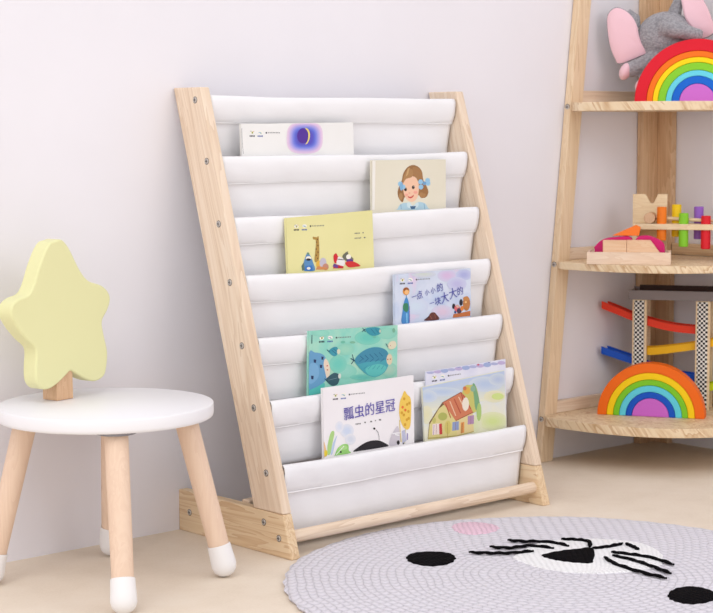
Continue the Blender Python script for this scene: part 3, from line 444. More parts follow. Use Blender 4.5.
  ('sky_s', 0, [(33.6,10.0),(39.8,10.4),(39.8,11.4),(33.6,11.0)]),
  ('teal_s', 0, [(37.6,11.5),(41.4,11.7),(41.4,12.8),(37.6,12.5)]),
  ('ink', 0, [(12.7,15.0),(15.0,15.2),(14.9,17.7),(12.6,17.6)]),
  ('ink', 0, [(16.0,15.1),(18.3,15.2),(18.2,17.8),(15.8,17.7)]),
  ('ink', 0, [(19.2,15.2),(21.6,15.3),(21.5,17.9),(19.1,17.7)]),
  ('ink', 0, [(22.3,15.2),(24.7,15.4),(24.6,18.0),(22.2,17.8)]),
  ('blue_s', 0, [(31.5,15.7),(33.9,15.8),(33.8,18.2),(31.4,18.1)]),
  ('blue_s', 0, [(34.8,15.8),(37.2,15.9),(37.1,18.3),(34.7,18.2)]),
  ('blue_s', 0, [(38.2,15.8),(40.5,16.0),(40.4,18.4),(38.1,18.2)]),
  ('blue_s', 0, [(41.3,15.9),(43.6,16.1),(43.5,18.5),(41.2,18.3)]),
  ('ink', 0, [(50.7,10.3),(54.2,10.5),(54.1,13.1),(50.6,12.9)]),
  ('grey', 0, [(56.6,10.7),(58.8,10.9),(58.7,12.6),(56.6,12.4)]),
  ('grey', 0, [(60.3,10.8),(62.5,10.9),(62.4,12.7),(60.3,12.5)]),
  ('grey', 0, [(64.1,10.9),(66.2,11.0),(66.2,12.7),(64.0,12.6)]),
  ('grey', 0, [(67.8,11.0),(70.0,11.1),(69.9,12.8),(67.7,12.7)]),
  ('grey', 0, [(71.5,11.0),(73.7,11.2),(73.6,12.9),(71.5,12.8)]),
  ('grey', 0, [(75.3,11.1),(77.4,11.2),(77.4,13.0),(75.2,12.8)]),
  ('grey', 0, [(79.0,11.2),(81.2,11.3),(81.1,13.1),(78.9,12.9)]),
  ('grey', 0, [(82.8,11.3),(84.9,11.4),(84.9,13.1),(82.7,13.0)]),
  ((208,205,230), 0, [(151.4,10.9),(149.8,14.6),(145.5,17.6),(138.9,19.7),(130.9,20.5),(122.5,20.0),(114.7,18.1),(108.4,15.3),(104.3,11.7),(103.0,7.8),(104.6,4.2),(108.9,1.1),(115.4,-0.9),(123.3,-1.8),(131.7,-1.3),(139.6,0.5),(146.0,3.4),(150.1,7.0)]),
  ((210,200,228), 0, [(147.3,10.6),(145.9,13.7),(142.3,16.2),(136.9,17.9),(130.3,18.6),(123.3,18.2),(116.8,16.6),(111.5,14.3),(108.2,11.3),(107.1,8.1),(108.4,5.1),(112.0,2.5),(117.4,0.8),(124.0,0.1),(130.9,0.5),(137.5,2.0),(142.8,4.4),(146.2,7.4)]),
  ((211,196,226), 0, [(143.1,10.4),(142.1,12.8),(139.2,14.8),(134.9,16.2),(129.6,16.7),(124.1,16.4),(118.9,15.2),(114.7,13.3),(112.0,10.9),(111.2,8.4),(112.2,5.9),(115.1,3.9),(119.4,2.6),(124.6,2.0),(130.1,2.3),(135.3,3.5),(139.6,5.4),(142.3,7.8)]),
  ((213,192,224), 0, [(139.0,10.1),(138.2,11.9),(136.1,13.4),(132.9,14.4),(129.0,14.8),(124.8,14.6),(121.0,13.7),(117.9,12.3),(115.9,10.5),(115.3,8.6),(116.0,6.8),(118.2,5.3),(121.4,4.3),(125.2,3.9),(129.4,4.1),(133.2,5.0),(136.3,6.4),(138.3,8.2)]),
  ((214,188,222), 0, [(134.9,9.8),(134.3,11.0),(133.0,12.0),(130.9,12.7),(128.3,12.9),(125.6,12.7),(123.1,12.2),(121.1,11.2),(119.8,10.1),(119.4,8.9),(119.9,7.7),(121.3,6.7),(123.3,6.1),(125.9,5.8),(128.6,6.0),(131.1,6.5),(133.1,7.4),(134.4,8.6)]),
  ((196,202,231), 0, [(190.3,12.1),(188.9,15.4),(185.0,18.1),(179.3,20.0),(172.3,20.7),(165.0,20.3),(158.2,18.6),(152.7,16.1),(149.1,12.9),(148.0,9.4),(149.4,6.1),(153.1,3.4),(158.8,1.5),(165.7,0.8),(173.1,1.2),(179.9,2.8),(185.5,5.4),(189.1,8.6)]),
  ((190,196,229), 0, [(186.6,11.8),(185.5,14.6),(182.3,16.9),(177.6,18.4),(171.8,19.0),(165.7,18.6),(160.0,17.3),(155.4,15.2),(152.5,12.5),(151.6,9.6),(152.7,6.9),(155.8,4.6),(160.5,3.1),(166.3,2.5),(172.4,2.8),(178.1,4.1),(182.7,6.3),(185.7,8.9)]),
  ((185,190,227), 0, [(183.0,11.6),(182.1,13.8),(179.6,15.6),(175.8,16.8),(171.2,17.3),(166.4,17.0),(161.9,16.0),(158.2,14.3),(155.9,12.2),(155.1,9.9),(156.0,7.7),(158.5,5.9),(162.3,4.6),(166.9,4.1),(171.7,4.4),(176.2,5.5),(179.9,7.2),(182.3,9.3)]),
  ((179,184,225), 0, [(179.4,11.4),(178.7,13.0),(176.9,14.4),(174.1,15.3),(170.7,15.6),(167.1,15.4),(163.7,14.6),(161.0,13.4),(159.3,11.8),(158.7,10.1),(159.4,8.5),(161.2,7.1),(164.0,6.2),(167.4,5.8),(171.0,6.1),(174.4,6.9),(177.1,8.1),(178.8,9.7)]),
  ((173,178,223), 0, [(175.8,11.2),(175.4,12.2),(174.1,13.1),(172.3,13.7),(170.1,13.9),(167.7,13.8),(165.6,13.3),(163.8,12.4),(162.6,11.4),(162.3,10.3),(162.7,9.3),(163.9,8.4),(165.8,7.8),(168.0,7.5),(170.3,7.7),(172.5,8.2),(174.3,9.0),(175.4,10.0)]),
  ((206,212,226), 0, [(99.7,5.2),(97.8,7.2),(92.4,8.7),(84.2,9.5),(74.2,9.6),(63.6,8.9),(53.8,7.6),(45.9,5.7),(40.7,3.6),(39.0,1.4),(40.9,-0.5),(46.2,-2.0),(54.2,-2.9),(64.1,-3.0),(74.6,-2.4),(84.6,-1.0),(92.7,0.8),(97.9,3.0)]),
  ((206,212,222), 0, [(94.5,4.9),(92.9,6.5),(88.4,7.7),(81.6,8.4),(73.3,8.5),(64.6,8.0),(56.4,6.9),(49.8,5.3),(45.5,3.5),(44.1,1.7),(45.7,0.1),(50.1,-1.1),(56.8,-1.8),(65.0,-1.9),(73.7,-1.4),(81.9,-0.3),(88.6,1.3),(93.0,3.0)]),
  ((206,213,217), 0, [(89.3,4.5),(88.0,5.8),(84.4,6.8),(79.0,7.4),(72.5,7.4),(65.5,7.0),(59.0,6.1),(53.8,4.9),(50.3,3.5),(49.2,2.1),(50.5,0.8),(54.0,-0.2),(59.3,-0.8),(65.8,-0.9),(72.8,-0.4),(79.3,0.4),(84.6,1.7),(88.1,3.1)]),
  ((206,213,213), 0, [(84.1,4.2),(83.1,5.2),(80.5,5.9),(76.5,6.3),(71.6,6.4),(66.4,6.1),(61.6,5.4),(57.7,4.5),(55.2,3.4),(54.3,2.4),(55.3,1.4),(57.9,0.7),(61.8,0.3),(66.7,0.2),(71.8,0.5),(76.7,1.2),(80.6,2.1),(83.2,3.1)]),
  ((206,213,208), 0, [(78.9,3.9),(78.3,4.5),(76.5,5.0),(73.9,5.3),(70.8,5.3),(67.4,5.1),(64.2,4.7),(61.7,4.1),(60.0,3.4),(59.5,2.7),(60.1,2.1),(61.8,1.6),(64.4,1.3),(67.5,1.3),(70.9,1.5),(74.1,1.9),(76.6,2.5),(78.3,3.2)]),
  ((206,214,234), 0, [(80.5,60.1),(78.5,64.9),(73.0,68.9),(64.8,71.6),(54.9,72.5),(44.4,71.7),(34.7,69.2),(26.8,65.4),(21.8,60.7),(20.2,55.6),(22.2,50.8),(27.6,46.8),(35.7,44.2),(45.5,43.2),(56.0,43.9),(65.8,46.3),(73.7,50.2),(78.9,54.9)]),
  ((206,216,234), 0, [(75.3,59.7),(73.6,63.7),(69.1,67.0),(62.3,69.2),(54.1,70.0),(45.4,69.3),(37.3,67.3),(30.8,64.1),(26.6,60.2),(25.3,56.0),(27.0,52.0),(31.4,48.7),(38.1,46.5),(46.3,45.6),(55.0,46.3),(63.1,48.3),(69.7,51.5),(74.0,55.4)]),
  ((206,217,235), 0, [(70.1,59.3),(68.8,62.5),(65.2,65.1),(59.8,66.9),(53.3,67.5),(46.4,67.0),(39.9,65.4),(34.8,62.8),(31.4,59.7),(30.4,56.3),(31.7,53.2),(35.2,50.6),(40.6,48.8),(47.1,48.1),(54.0,48.6),(60.5,50.2),(65.7,52.8),(69.1,55.9)]),
  ((206,219,235), 0, [(65.0,58.9),(64.0,61.3),(61.3,63.2),(57.3,64.5),(52.5,65.0),(47.3,64.6),(42.6,63.4),(38.7,61.5),(36.2,59.2),(35.5,56.7),(36.4,54.4),(39.1,52.4),(43.0,51.1),(47.9,50.6),(53.0,51.0),(57.8,52.2),(61.7,54.1),(64.2,56.4)]),
  ((206,220,235), 0, [(59.8,58.5),(59.2,60.1),(57.5,61.4),(54.8,62.2),(51.7,62.5),(48.3,62.3),(45.2,61.5),(42.7,60.2),(41.1,58.7),(40.6,57.1),(41.2,55.6),(42.9,54.3),(45.5,53.4),(48.7,53.1),(52.0,53.4),(55.2,54.2),(57.7,55.4),(59.3,56.9)]),
  ((210,208,229), 0, [(142.1,74.6),(140.2,78.7),(135.2,82.0),(127.7,84.2),(118.7,84.9),(109.1,84.1),(100.2,82.0),(93.0,78.7),(88.4,74.6),(86.9,70.3),(88.7,66.3),(93.6,63.0),(101.0,60.8),(110.0,60.0),(119.6,60.7),(128.5,62.8),(135.8,66.1),(140.5,70.2)]),
  ((212,205,226), 0, [(137.3,74.2),(135.8,77.6),(131.7,80.4),(125.5,82.2),(117.9,82.8),(110.0,82.2),(102.6,80.4),(96.6,77.6),(92.8,74.3),(91.6,70.7),(93.1,67.3),(97.1,64.6),(103.3,62.8),(110.7,62.1),(118.7,62.7),(126.1,64.5),(132.2,67.2),(136.1,70.6)]),
  ((214,203,224), 0, [(132.6,73.8),(131.4,76.5),(128.1,78.7),(123.2,80.2),(117.2,80.7),(110.9,80.2),(105.0,78.7),(100.2,76.6),(97.2,73.9),(96.2,71.0),(97.4,68.4),(100.6,66.2),(105.5,64.7),(111.5,64.2),(117.8,64.7),(123.7,66.1),(128.5,68.3),(131.6,71.0)]),
  ((217,200,221), 0, [(127.9,73.5),(127.0,75.5),(124.5,77.1),(120.9,78.2),(116.4,78.5),(111.8,78.2),(107.4,77.1),(103.9,75.5),(101.6,73.5),(100.9,71.4),(101.7,69.4),(104.2,67.8),(107.8,66.7),(112.2,66.3),(116.9,66.7),(121.3,67.7),(124.8,69.4),(127.1,71.4)]),
  ((219,198,218), 0, [(123.2,73.1),(122.6,74.4),(121.0,75.5),(118.6,76.2),(115.7,76.4),(112.6,76.2),(109.8,75.5),(107.5,74.4),(106.0,73.1),(105.5,71.8),(106.1,70.5),(107.7,69.4),(110.0,68.7),(112.9,68.5),(116.0,68.7),(118.9,69.4),(121.2,70.4),(122.7,71.7)]),
  ((202,205,232), 0, [(175.5,27.3),(173.8,31.4),(169.4,34.9),(162.8,37.2),(154.7,38.1),(146.2,37.6),(138.3,35.5),(131.9,32.4),(127.8,28.4),(126.5,24.1),(128.2,20.0),(132.5,16.6),(139.1,14.2),(147.1,13.3),(155.6,13.8),(163.6,15.8),(170.0,19.0),(174.2,23.0)]),
  ((199,201,230), 0, [(171.3,27.0),(169.9,30.5),(166.3,33.3),(160.7,35.2),(154.0,36.0),(147.0,35.5),(140.4,33.9),(135.1,31.2),(131.7,27.9),(130.7,24.4),(132.0,20.9),(135.6,18.1),(141.1,16.2),(147.7,15.4),(154.8,15.8),(161.4,17.5),(166.7,20.1),(170.2,23.4)]),
  ((197,197,229), 0, [(167.1,26.8),(166.0,29.5),(163.1,31.8),(158.7,33.3),(153.4,33.9),(147.8,33.5),(142.6,32.2),(138.4,30.1),(135.7,27.5),(134.8,24.6),(135.9,21.9),(138.7,19.6),(143.1,18.1),(148.4,17.5),(154.0,17.8),(159.2,19.2),(163.5,21.3),(166.2,23.9)]),
  ((194,193,228), 0, [(162.9,26.5),(162.1,28.5),(159.9,30.2),(156.7,31.3),(152.7,31.8),(148.6,31.5),(144.7,30.5),(141.6,29.0),(139.6,27.0),(138.9,24.9),(139.7,22.9),(141.9,21.2),(145.1,20.1),(149.0,19.6),(153.2,19.9),(157.1,20.8),(160.2,22.4),(162.3,24.4)]),
  ((192,189,227), 0, [(158.7,26.2),(158.2,27.5),(156.8,28.6),(154.7,29.4),(152.1,29.7),(149.4,29.5),(146.8,28.8),(144.8,27.8),(143.5,26.5),(143.1,25.2),(143.6,23.9),(145.0,22.8),(147.1,22.0),(149.7,21.7),(152.4,21.9),(154.9,22.5),(157.0,23.5),(158.3,24.8)]),
  ((226,150,60), 0, [(35.2,30.6),(34.7,32.7),(33.5,34.5),(31.7,35.8),(29.4,36.6),(27.0,36.8),(24.5,36.3),(22.3,35.2),(20.6,33.6),(19.6,31.6),(19.3,29.5),(19.8,27.5),(21.0,25.7),(22.8,24.3),(25.0,23.5),(27.5,23.3),(29.9,23.8),(32.1,24.9),(33.8,26.5),(34.9,28.5)]),
  ((150,84,44), 0, [(34.0,27.6),(33.6,28.7),(32.6,29.5),(31.1,30.2),(29.3,30.5),(27.2,30.5),(25.2,30.2),(23.3,29.6),(21.9,28.8),(21.0,27.8),(20.7,26.7),(21.1,25.7),(22.1,24.8),(23.6,24.2),(25.4,23.8),(27.5,23.8),(29.5,24.1),(31.3,24.7),(32.8,25.6),(33.7,26.6)]),
  ((244,190,130), 0, [(33.5,31.9),(33.2,33.2),(32.4,34.3),(31.3,35.1),(29.9,35.6),(28.3,35.7),(26.8,35.4),(25.4,34.7),(24.4,33.7),(23.7,32.5),(23.5,31.3),(23.8,30.0),(24.6,28.9),(25.7,28.1),(27.1,27.6),(28.7,27.5),(30.2,27.8),(31.5,28.5),(32.6,29.5),(33.3,30.7)]),
  ((80,140,180), 0, [(26.8,36.8),(26.9,42.9),(28.5,42.9),(28.4,36.8)]),
  ((74,140,200), 1, [(26.1,41.1),(29.4,41.3),(33.7,51.8),(34.7,68.8),(34.0,85.6),(15.8,84.2),(18.3,62.7),(21.9,48.5)]),
  ((60,130,96), 1, [(21.1,51.3),(31.0,52.0),(31.9,62.5),(26.5,66.2),(19.4,60.3)]),
  ((132,196,232), 0, [(26.5,68.2),(26.9,84.7),(29.9,84.7),(29.5,68.2)]),
  ((130,110,170), 0, [(33.7,56.6),(33.9,84.5),(35.5,84.5),(35.3,56.6)]),
  ((104,56,50), 1, [(70.1,84.2),(79.8,78.3),(85.1,72.6),(93.7,71.6),(100.4,76.3),(105.2,85.3)]),
  ((60,34,36), 0, [(71.8,84.5),(81.9,78.4),(81.1,77.0),(71.0,83.1)]),
  ((160,90,70), 0, [(82.7,76.6),(87.6,83.1),(88.8,82.3),(83.9,75.8)]),
  ((150,84,66), 0, [(94.6,74.9),(96.7,83.1),(98.1,82.7),(96.0,74.5)]),
  ((196,112,60), 0, [(139.6,84.8),(141.9,78.3),(156.0,78.1),(184.4,75.8),(184.0,84.8)]),
  ((186,120,66), 0, [(184.1,62.8),(183.5,66.8),(182.1,70.3),(179.9,73.0),(177.3,74.6),(174.4,75.1),(171.6,74.2),(169.1,72.2),(167.2,69.2),(166.0,65.5),(165.7,61.5),(166.3,57.5),(167.8,54.0),(169.9,51.3),(172.5,49.6),(175.4,49.2),(178.2,50.0),(180.7,52.1),(182.6,55.1),(183.8,58.8)]),
  ((196,134,76), 0, [(181.6,53.9),(180.8,55.6),(178.6,56.8),(175.4,57.3),(171.9,57.1),(168.9,56.1),(166.8,54.5),(166.1,52.8),(166.9,51.1),(169.1,49.9),(172.2,49.3),(175.7,49.6),(178.8,50.6),(180.9,52.1)]),
  ((232,190,130), 0, [(175.7,59.7),(175.1,60.8),(173.7,61.4),(171.9,61.3),(170.6,60.5),(170.1,59.3),(170.6,58.2),(172.1,57.5),(173.8,57.7),(175.2,58.5)]),
  ((38,34,44), 0, [(146.3,65.0),(145.8,67.1),(144.7,68.7),(143.1,69.6),(141.4,69.4),(139.9,68.4),(138.9,66.6),(138.6,64.4),(139.1,62.3),(140.2,60.7),(141.8,59.8),(143.5,59.9),(145.0,61.0),(146.0,62.8)]),
  ((38,36,50), 0, [(165.1,59.4),(164.6,62.0),(163.3,64.0),(161.6,65.0),(159.7,64.8),(158.1,63.6),(157.0,61.4),(156.7,58.8),(157.2,56.3),(158.4,54.3),(160.2,53.2),(162.0,53.4),(163.7,54.6),(164.8,56.8)]),
  ((214,104,110), 0, [(158.0,69.6),(157.6,71.5),(156.5,73.3),(154.9,74.6),(153.0,75.3),(150.8,75.5),(148.6,75.0),(146.7,73.9),(145.2,72.4),(144.3,70.5),(144.0,68.5),(144.4,66.6),(145.5,64.8),(147.1,63.5),(149.1,62.8),(151.3,62.6),(153.4,63.1),(155.3,64.2),(156.8,65.7),(157.8,67.6)]),
  ((80,60,80), 0, [(162.4,74.1),(162.1,75.6),(161.1,77.0),(159.7,77.9),(157.9,78.5),(155.9,78.6),(154.0,78.2),(152.3,77.4),(150.9,76.2),(150.1,74.7),(149.8,73.2),(150.2,71.7),(151.1,70.4),(152.6,69.4),(154.3,68.8),(156.3,68.7),(158.2,69.1),(160.0,69.9),(161.3,71.1),(162.2,72.6)]),
  ((222,130,60), 0, [(167.5,70.3),(167.3,71.7),(166.6,72.9),(165.7,73.8),(164.5,74.3),(163.1,74.4),(161.8,74.1),(160.7,73.4),(159.8,72.3),(159.2,71.1),(159.1,69.7),(159.3,68.3),(160.0,67.1),(161.0,66.2),(162.2,65.6),(163.5,65.5),(164.8,65.8),(165.9,66.5),(166.8,67.6),(167.4,68.9)]),
  ((216,178,160), 0, [(156.4,65.7),(155.8,66.9),(154.2,67.7),(152.1,67.9),(150.0,67.4),(148.5,66.4),(148.0,65.1),(148.6,63.9),(150.2,63.1),(152.3,62.9),(154.4,63.4),(155.9,64.5)]),
  ((60,80,140), 0, [(149.0,75.6),(148.4,77.0),(147.0,77.8),(145.3,77.7),(143.9,76.7),(143.4,75.2),(144.0,73.8),(145.4,73.0),(147.2,73.1),(148.5,74.1)]),
 ],
 'fish': [
  ('ivory', 0, [(32.5,12.8),(31.8,14.3),(30.0,15.3),(27.5,15.6),(25.0,15.0),(23.2,13.8),(22.6,12.2),(23.3,10.7),(25.1,9.7),(27.6,9.4),(30.0,10.0),(31.8,11.2)]),
  ('ivory', 0, [(51.5,13.1),(50.8,14.5),(48.8,15.5),(46.0,15.7),(43.3,15.2),(41.3,14.0),(40.6,12.5),(41.4,11.1),(43.4,10.1),(46.1,9.9),(48.8,10.4),(50.8,11.6)]),
  ('olive', 0, [(26.4,11.2),(29.6,11.4),(29.5,14.5),(26.4,14.3)]),
  ('grey', 0, [(23.0,9.9),(26.6,10.1),(26.6,10.9),(23.0,10.7)]),
  ('orange_s', 0, [(29.3,10.3),(32.0,10.5),(32.0,11.3),(29.3,11.2)]),
  ('sky_s', 0, [(41.8,12.1),(47.7,12.4),(47.6,13.5),(41.7,13.1)]),
  ('teal_s', 0, [(45.6,13.6),(49.2,13.8),(49.2,14.8),(45.6,14.6)]),
  ('ink', 0, [(21.8,17.2),(24.1,17.3),(24.1,19.9),(21.8,19.8)]),
  ('ink', 0, [(25.0,17.3),(27.2,17.4),(27.2,20.0),(25.0,19.8)]),
  ('ink', 0, [(28.1,17.3),(30.4,17.5),(30.4,20.0),(28.1,19.9)]),
  ('ink', 0, [(31.1,17.4),(33.3,17.5),(33.3,20.1),(31.0,19.9)]),
  ('blue_s', 0, [(39.9,17.8),(42.2,17.9),(42.1,20.3),(39.9,20.2)]),
  ('blue_s', 0, [(43.1,17.8),(45.3,18.0),(45.3,20.4),(43.0,20.2)]),
  ('blue_s', 0, [(46.2,17.9),(48.5,18.0),(48.5,20.4),(46.2,20.3)]),
  ('blue_s', 0, [(49.2,18.0),(51.5,18.1),(51.4,20.5),(49.2,20.4)]),
  ('ink', 0, [(58.0,12.3),(61.5,12.5),(61.4,15.1),(58.0,14.9)]),
  ('grey', 0, [(63.7,12.7),(65.8,12.8),(65.8,14.5),(63.7,14.4)]),
  ('grey', 0, [(67.3,12.8),(69.4,12.9),(69.3,14.6),(67.3,14.5)]),
  ('grey', 0, [(70.8,12.8),(72.9,12.9),(72.9,14.7),(70.8,14.5)]),
  ('grey', 0, [(74.4,12.9),(76.5,13.0),(76.5,14.7),(74.4,14.6)]),
  ('grey', 0, [(78.0,12.9),(80.1,13.0),(80.0,14.8),(78.0,14.7)]),
  ('grey', 0, [(81.6,13.0),(83.6,13.1),(83.6,14.8),(81.5,14.7)]),
  ('grey', 0, [(85.1,13.0),(87.2,13.2),(87.2,14.9),(85.1,14.8)]),
  ('grey', 0, [(88.7,13.1),(90.8,13.2),(90.8,14.9),(88.7,14.8)]),
  ((127,205,186), 0, [(159.0,19.0),(157.2,23.2),(151.9,26.6),(143.9,28.9),(134.1,29.8),(123.7,29.2),(114.1,27.2),(106.2,24.0),(101.2,20.1),(99.4,15.8),(101.2,11.8),(106.4,8.4),(114.3,6.0),(124.0,5.1),(134.3,5.6),(144.1,7.6),(152.0,10.7),(157.2,14.7)]),
  ((121,204,186), 0, [(153.0,18.7),(151.5,22.0),(147.3,24.7),(140.9,26.6),(133.1,27.3),(124.8,26.8),(117.1,25.3),(110.8,22.7),(106.7,19.6),(105.3,16.1),(106.8,12.9),(110.9,10.2),(117.2,8.3),(125.0,7.5),(133.2,8.0),(141.0,9.5),(147.4,12.1),(151.6,15.3)]),
  ((114,202,185), 0, [(147.0,18.4),(145.9,20.9),(142.7,22.9),(137.9,24.3),(132.1,24.8),(125.9,24.5),(120.0,23.3),(115.3,21.4),(112.3,19.0),(111.2,16.5),(112.3,14.0),(115.4,12.0),(120.2,10.6),(126.0,10.0),(132.2,10.3),(138.0,11.5),(142.8,13.4),(145.9,15.8)]),
  ((107,200,184), 0, [(141.0,18.1),(140.2,19.7),(138.1,21.1),(135.0,22.0),(131.0,22.4),(126.9,22.1),(123.0,21.3),(119.9,20.1),(117.8,18.5),(117.1,16.8),(117.9,15.1),(119.9,13.8),(123.1,12.9),(127.0,12.5),(131.1,12.7),(135.0,13.5),(138.2,14.8),(140.3,16.3)]),
  ((141,210,190), 0, [(44.7,5.7),(43.5,7.6),(40.2,9.1),(35.1,10.1),(28.9,10.5),(22.4,10.1),(16.2,9.1),(11.2,7.6),(8.0,5.7),(6.9,3.7),(8.0,1.8),(11.3,0.2),(16.3,-0.8),(22.5,-1.2),(29.1,-0.8),(35.2,0.2),(40.3,1.7),(43.6,3.6)]),
  ((144,212,192), 0, [(40.9,5.5),(40.0,7.0),(37.3,8.2),(33.2,9.0),(28.3,9.3),(23.0,9.0),(18.1,8.2),(14.1,7.0),(11.5,5.5),(10.6,3.9),(11.5,2.4),(14.2,1.1),(18.2,0.3),(23.1,-0.0),(28.4,0.3),(33.3,1.1),(37.4,2.3),(40.0,3.8)]),
  ((146,213,193), 0, [(37.1,5.3),(36.4,6.4),(34.4,7.3),(31.4,7.9),(27.6,8.2),(23.7,7.9),(20.0,7.3),(17.0,6.4),(15.1,5.3),(14.4,4.1),(15.1,2.9),(17.1,2.0),(20.1,1.4),(23.8,1.2),(27.7,1.4),(31.4,2.0),(34.4,2.9),(36.4,4.0)]),
  ((148,215,195), 0, [(33.3,5.1),(32.8,5.8),(31.5,6.4),(29.5,6.8),(27.0,7.0),(24.4,6.9),(21.9,6.4),(19.9,5.8),(18.6,5.1),(18.2,4.3),(18.6,3.5),(19.9,2.9),(21.9,2.5),(24.4,2.3),(27.0,2.5),(29.5,2.9),(31.5,3.5),(32.8,4.2)]),
  ((141,209,190), 0, [(105.5,72.3),(103.9,76.4),(99.3,79.8),(92.3,82.0),(83.8,82.9),(74.8,82.2),(66.4,80.2),(59.6,77.0),(55.2,73.1),(53.7,68.9),(55.2,64.8),(59.7,61.5),(66.6,59.2),(75.0,58.3),(84.0,58.9),(92.5,60.9),(99.4,64.1),(103.9,68.0)]),
  ((144,210,192), 0, [(100.2,72.0),(98.9,75.2),(95.3,77.9),(89.7,79.7),(82.9,80.4),(75.7,79.9),(69.0,78.3),(63.5,75.7),(60.0,72.6),(58.8,69.2),(60.1,66.0),(63.7,63.3),(69.2,61.5),(75.9,60.8),(83.1,61.3),(89.9,62.8),(95.4,65.4),(99.0,68.6)]),
  ((146,210,193), 0, [(95.0,71.6),(94.0,74.1),(91.3,76.1),(87.1,77.4),(82.0,77.9),(76.6,77.6),(71.6,76.4),(67.5,74.5),(64.8,72.1),(63.9,69.5),(64.9,67.1),(67.6,65.1),(71.7,63.8),(76.8,63.2),(82.2,63.6),(87.3,64.8),(91.4,66.7),(94.1,69.1)]),
  ((148,211,195), 0, [(89.8,71.3),(89.2,72.9),(87.3,74.2),(84.6,75.1),(81.2,75.5),(77.6,75.2),(74.2,74.4),(71.5,73.2),(69.7,71.6),(69.1,69.9),(69.7,68.3),(71.5,66.9),(74.3,66.0),(77.7,65.7),(81.3,65.9),(84.6,66.7),(87.4,68.0),(89.2,69.6)]),
  ((141,208,188), 0, [(196.3,13.6),(194.8,16.9),(190.7,19.7),(184.3,21.6),(176.6,22.3),(168.4,21.9),(160.7,20.3),(154.5,17.7),(150.4,14.6),(149.0,11.1),(150.5,7.8),(154.6,5.1),(160.8,3.2),(168.5,2.4),(176.7,2.8),(184.5,4.4),(190.8,6.9),(194.9,10.1)]),
  ((144,209,189), 0, [(191.5,13.3),(190.4,16.0),(187.0,18.2),(182.0,19.7),(175.8,20.3),(169.2,20.0),(163.1,18.7),(158.1,16.7),(154.8,14.1),(153.7,11.4),(154.9,8.7),(158.1,6.5),(163.2,5.0),(169.3,4.4),(175.9,4.7),(182.1,6.0),(187.1,8.0),(190.4,10.5)]),
  ((146,209,189), 0, [(186.8,13.1),(185.9,15.1),(183.4,16.7),(179.6,17.9),(175.0,18.3),(170.0,18.1),(165.4,17.1),(161.7,15.6),(159.2,13.7),(158.4,11.6),(159.3,9.6),(161.7,8.0),(165.5,6.8),(170.1,6.4),(175.0,6.6),(179.7,7.6),(183.5,9.1),(185.9,11.0)]),
  ((148,209,189), 0, [(182.0,12.8),(181.4,14.2),(179.8,15.3),(177.2,16.0),(174.2,16.3),(170.9,16.1),(167.8,15.5),(165.3,14.5),(163.7,13.2),(163.1,11.8),(163.7,10.5),(165.3,9.4),(167.8,8.7),(170.9,8.3),(174.2,8.5),(177.3,9.1),(179.8,10.2),(181.5,11.4)]),
  ((130,206,188), 0, [(82.8,58.6),(81.5,63.6),(78.1,67.7),(72.9,70.6),(66.6,71.9),(59.9,71.5),(53.7,69.3),(48.6,65.8),(45.3,61.2),(44.2,56.2),(45.4,51.3),(48.8,47.2),(53.9,44.3),(60.2,42.9),(66.9,43.3),(73.2,45.4),(78.3,49.0),(81.6,53.6)]),
  ((125,206,188), 0, [(78.9,58.4),(77.9,62.3),(75.2,65.7),(71.0,68.0),(66.0,69.0),(60.6,68.7),(55.6,67.0),(51.5,64.1),(48.9,60.4),(48.0,56.4),(49.0,52.5),(51.7,49.2),(55.8,46.9),(60.8,45.8),(66.2,46.1),(71.2,47.8),(75.3,50.7),(78.0,54.4)]),
  ((119,205,188), 0, [(75.0,58.2),(74.3,61.1),(72.2,63.6),(69.1,65.3),(65.3,66.1),(61.3,65.9),(57.5,64.6),(54.5,62.4),(52.5,59.7),(51.9,56.7),(52.6,53.7),(54.6,51.3),(57.7,49.5),(61.5,48.7),(65.5,49.0),(69.3,50.2),(72.3,52.4),(74.3,55.1)]),
  ((114,204,188), 0, [(71.1,57.9),(70.6,59.9),(69.3,61.5),(67.2,62.7),(64.7,63.2),(62.0,63.0),(59.5,62.2),(57.5,60.8),(56.1,58.9),(55.7,56.9),(56.2,55.0),(57.5,53.3),(59.6,52.1),(62.1,51.6),(64.8,51.8),(67.3,52.6),(69.3,54.0),(70.7,55.9)]),
  ((127,203,185), 0, [(148.4,85.1),(146.6,86.7),(141.4,87.8),(133.4,88.3),(123.7,88.2),(113.3,87.5),(103.7,86.2),(95.9,84.6),(90.8,82.8),(89.1,81.0),(90.8,79.4),(95.9,78.3),(103.8,77.8),(113.4,77.8),(123.7,78.5),(133.5,79.8),(141.4,81.4),(146.6,83.3)]),
  ((121,200,184), 0, [(142.4,84.7),(141.0,85.9),(136.8,86.8),(130.4,87.3),(122.6,87.2),(114.4,86.6),(106.7,85.6),(100.4,84.3),(96.3,82.8),(94.9,81.4),(96.4,80.1),(100.4,79.3),(106.7,78.8),(114.5,78.9),(122.7,79.4),(130.5,80.4),(136.8,81.8),(141.0,83.2)]),
  ((114,196,182), 0, [(136.4,84.3),(135.3,85.2),(132.2,85.9),(127.4,86.2),(121.6,86.1),(115.4,85.7),(109.6,84.9),(104.9,84.0),(101.9,82.9),(100.8,81.8),(101.9,80.9),(105.0,80.2),(109.7,79.9),(115.5,79.9),(121.7,80.3),(127.5,81.1),(132.2,82.1),(135.3,83.2)]),
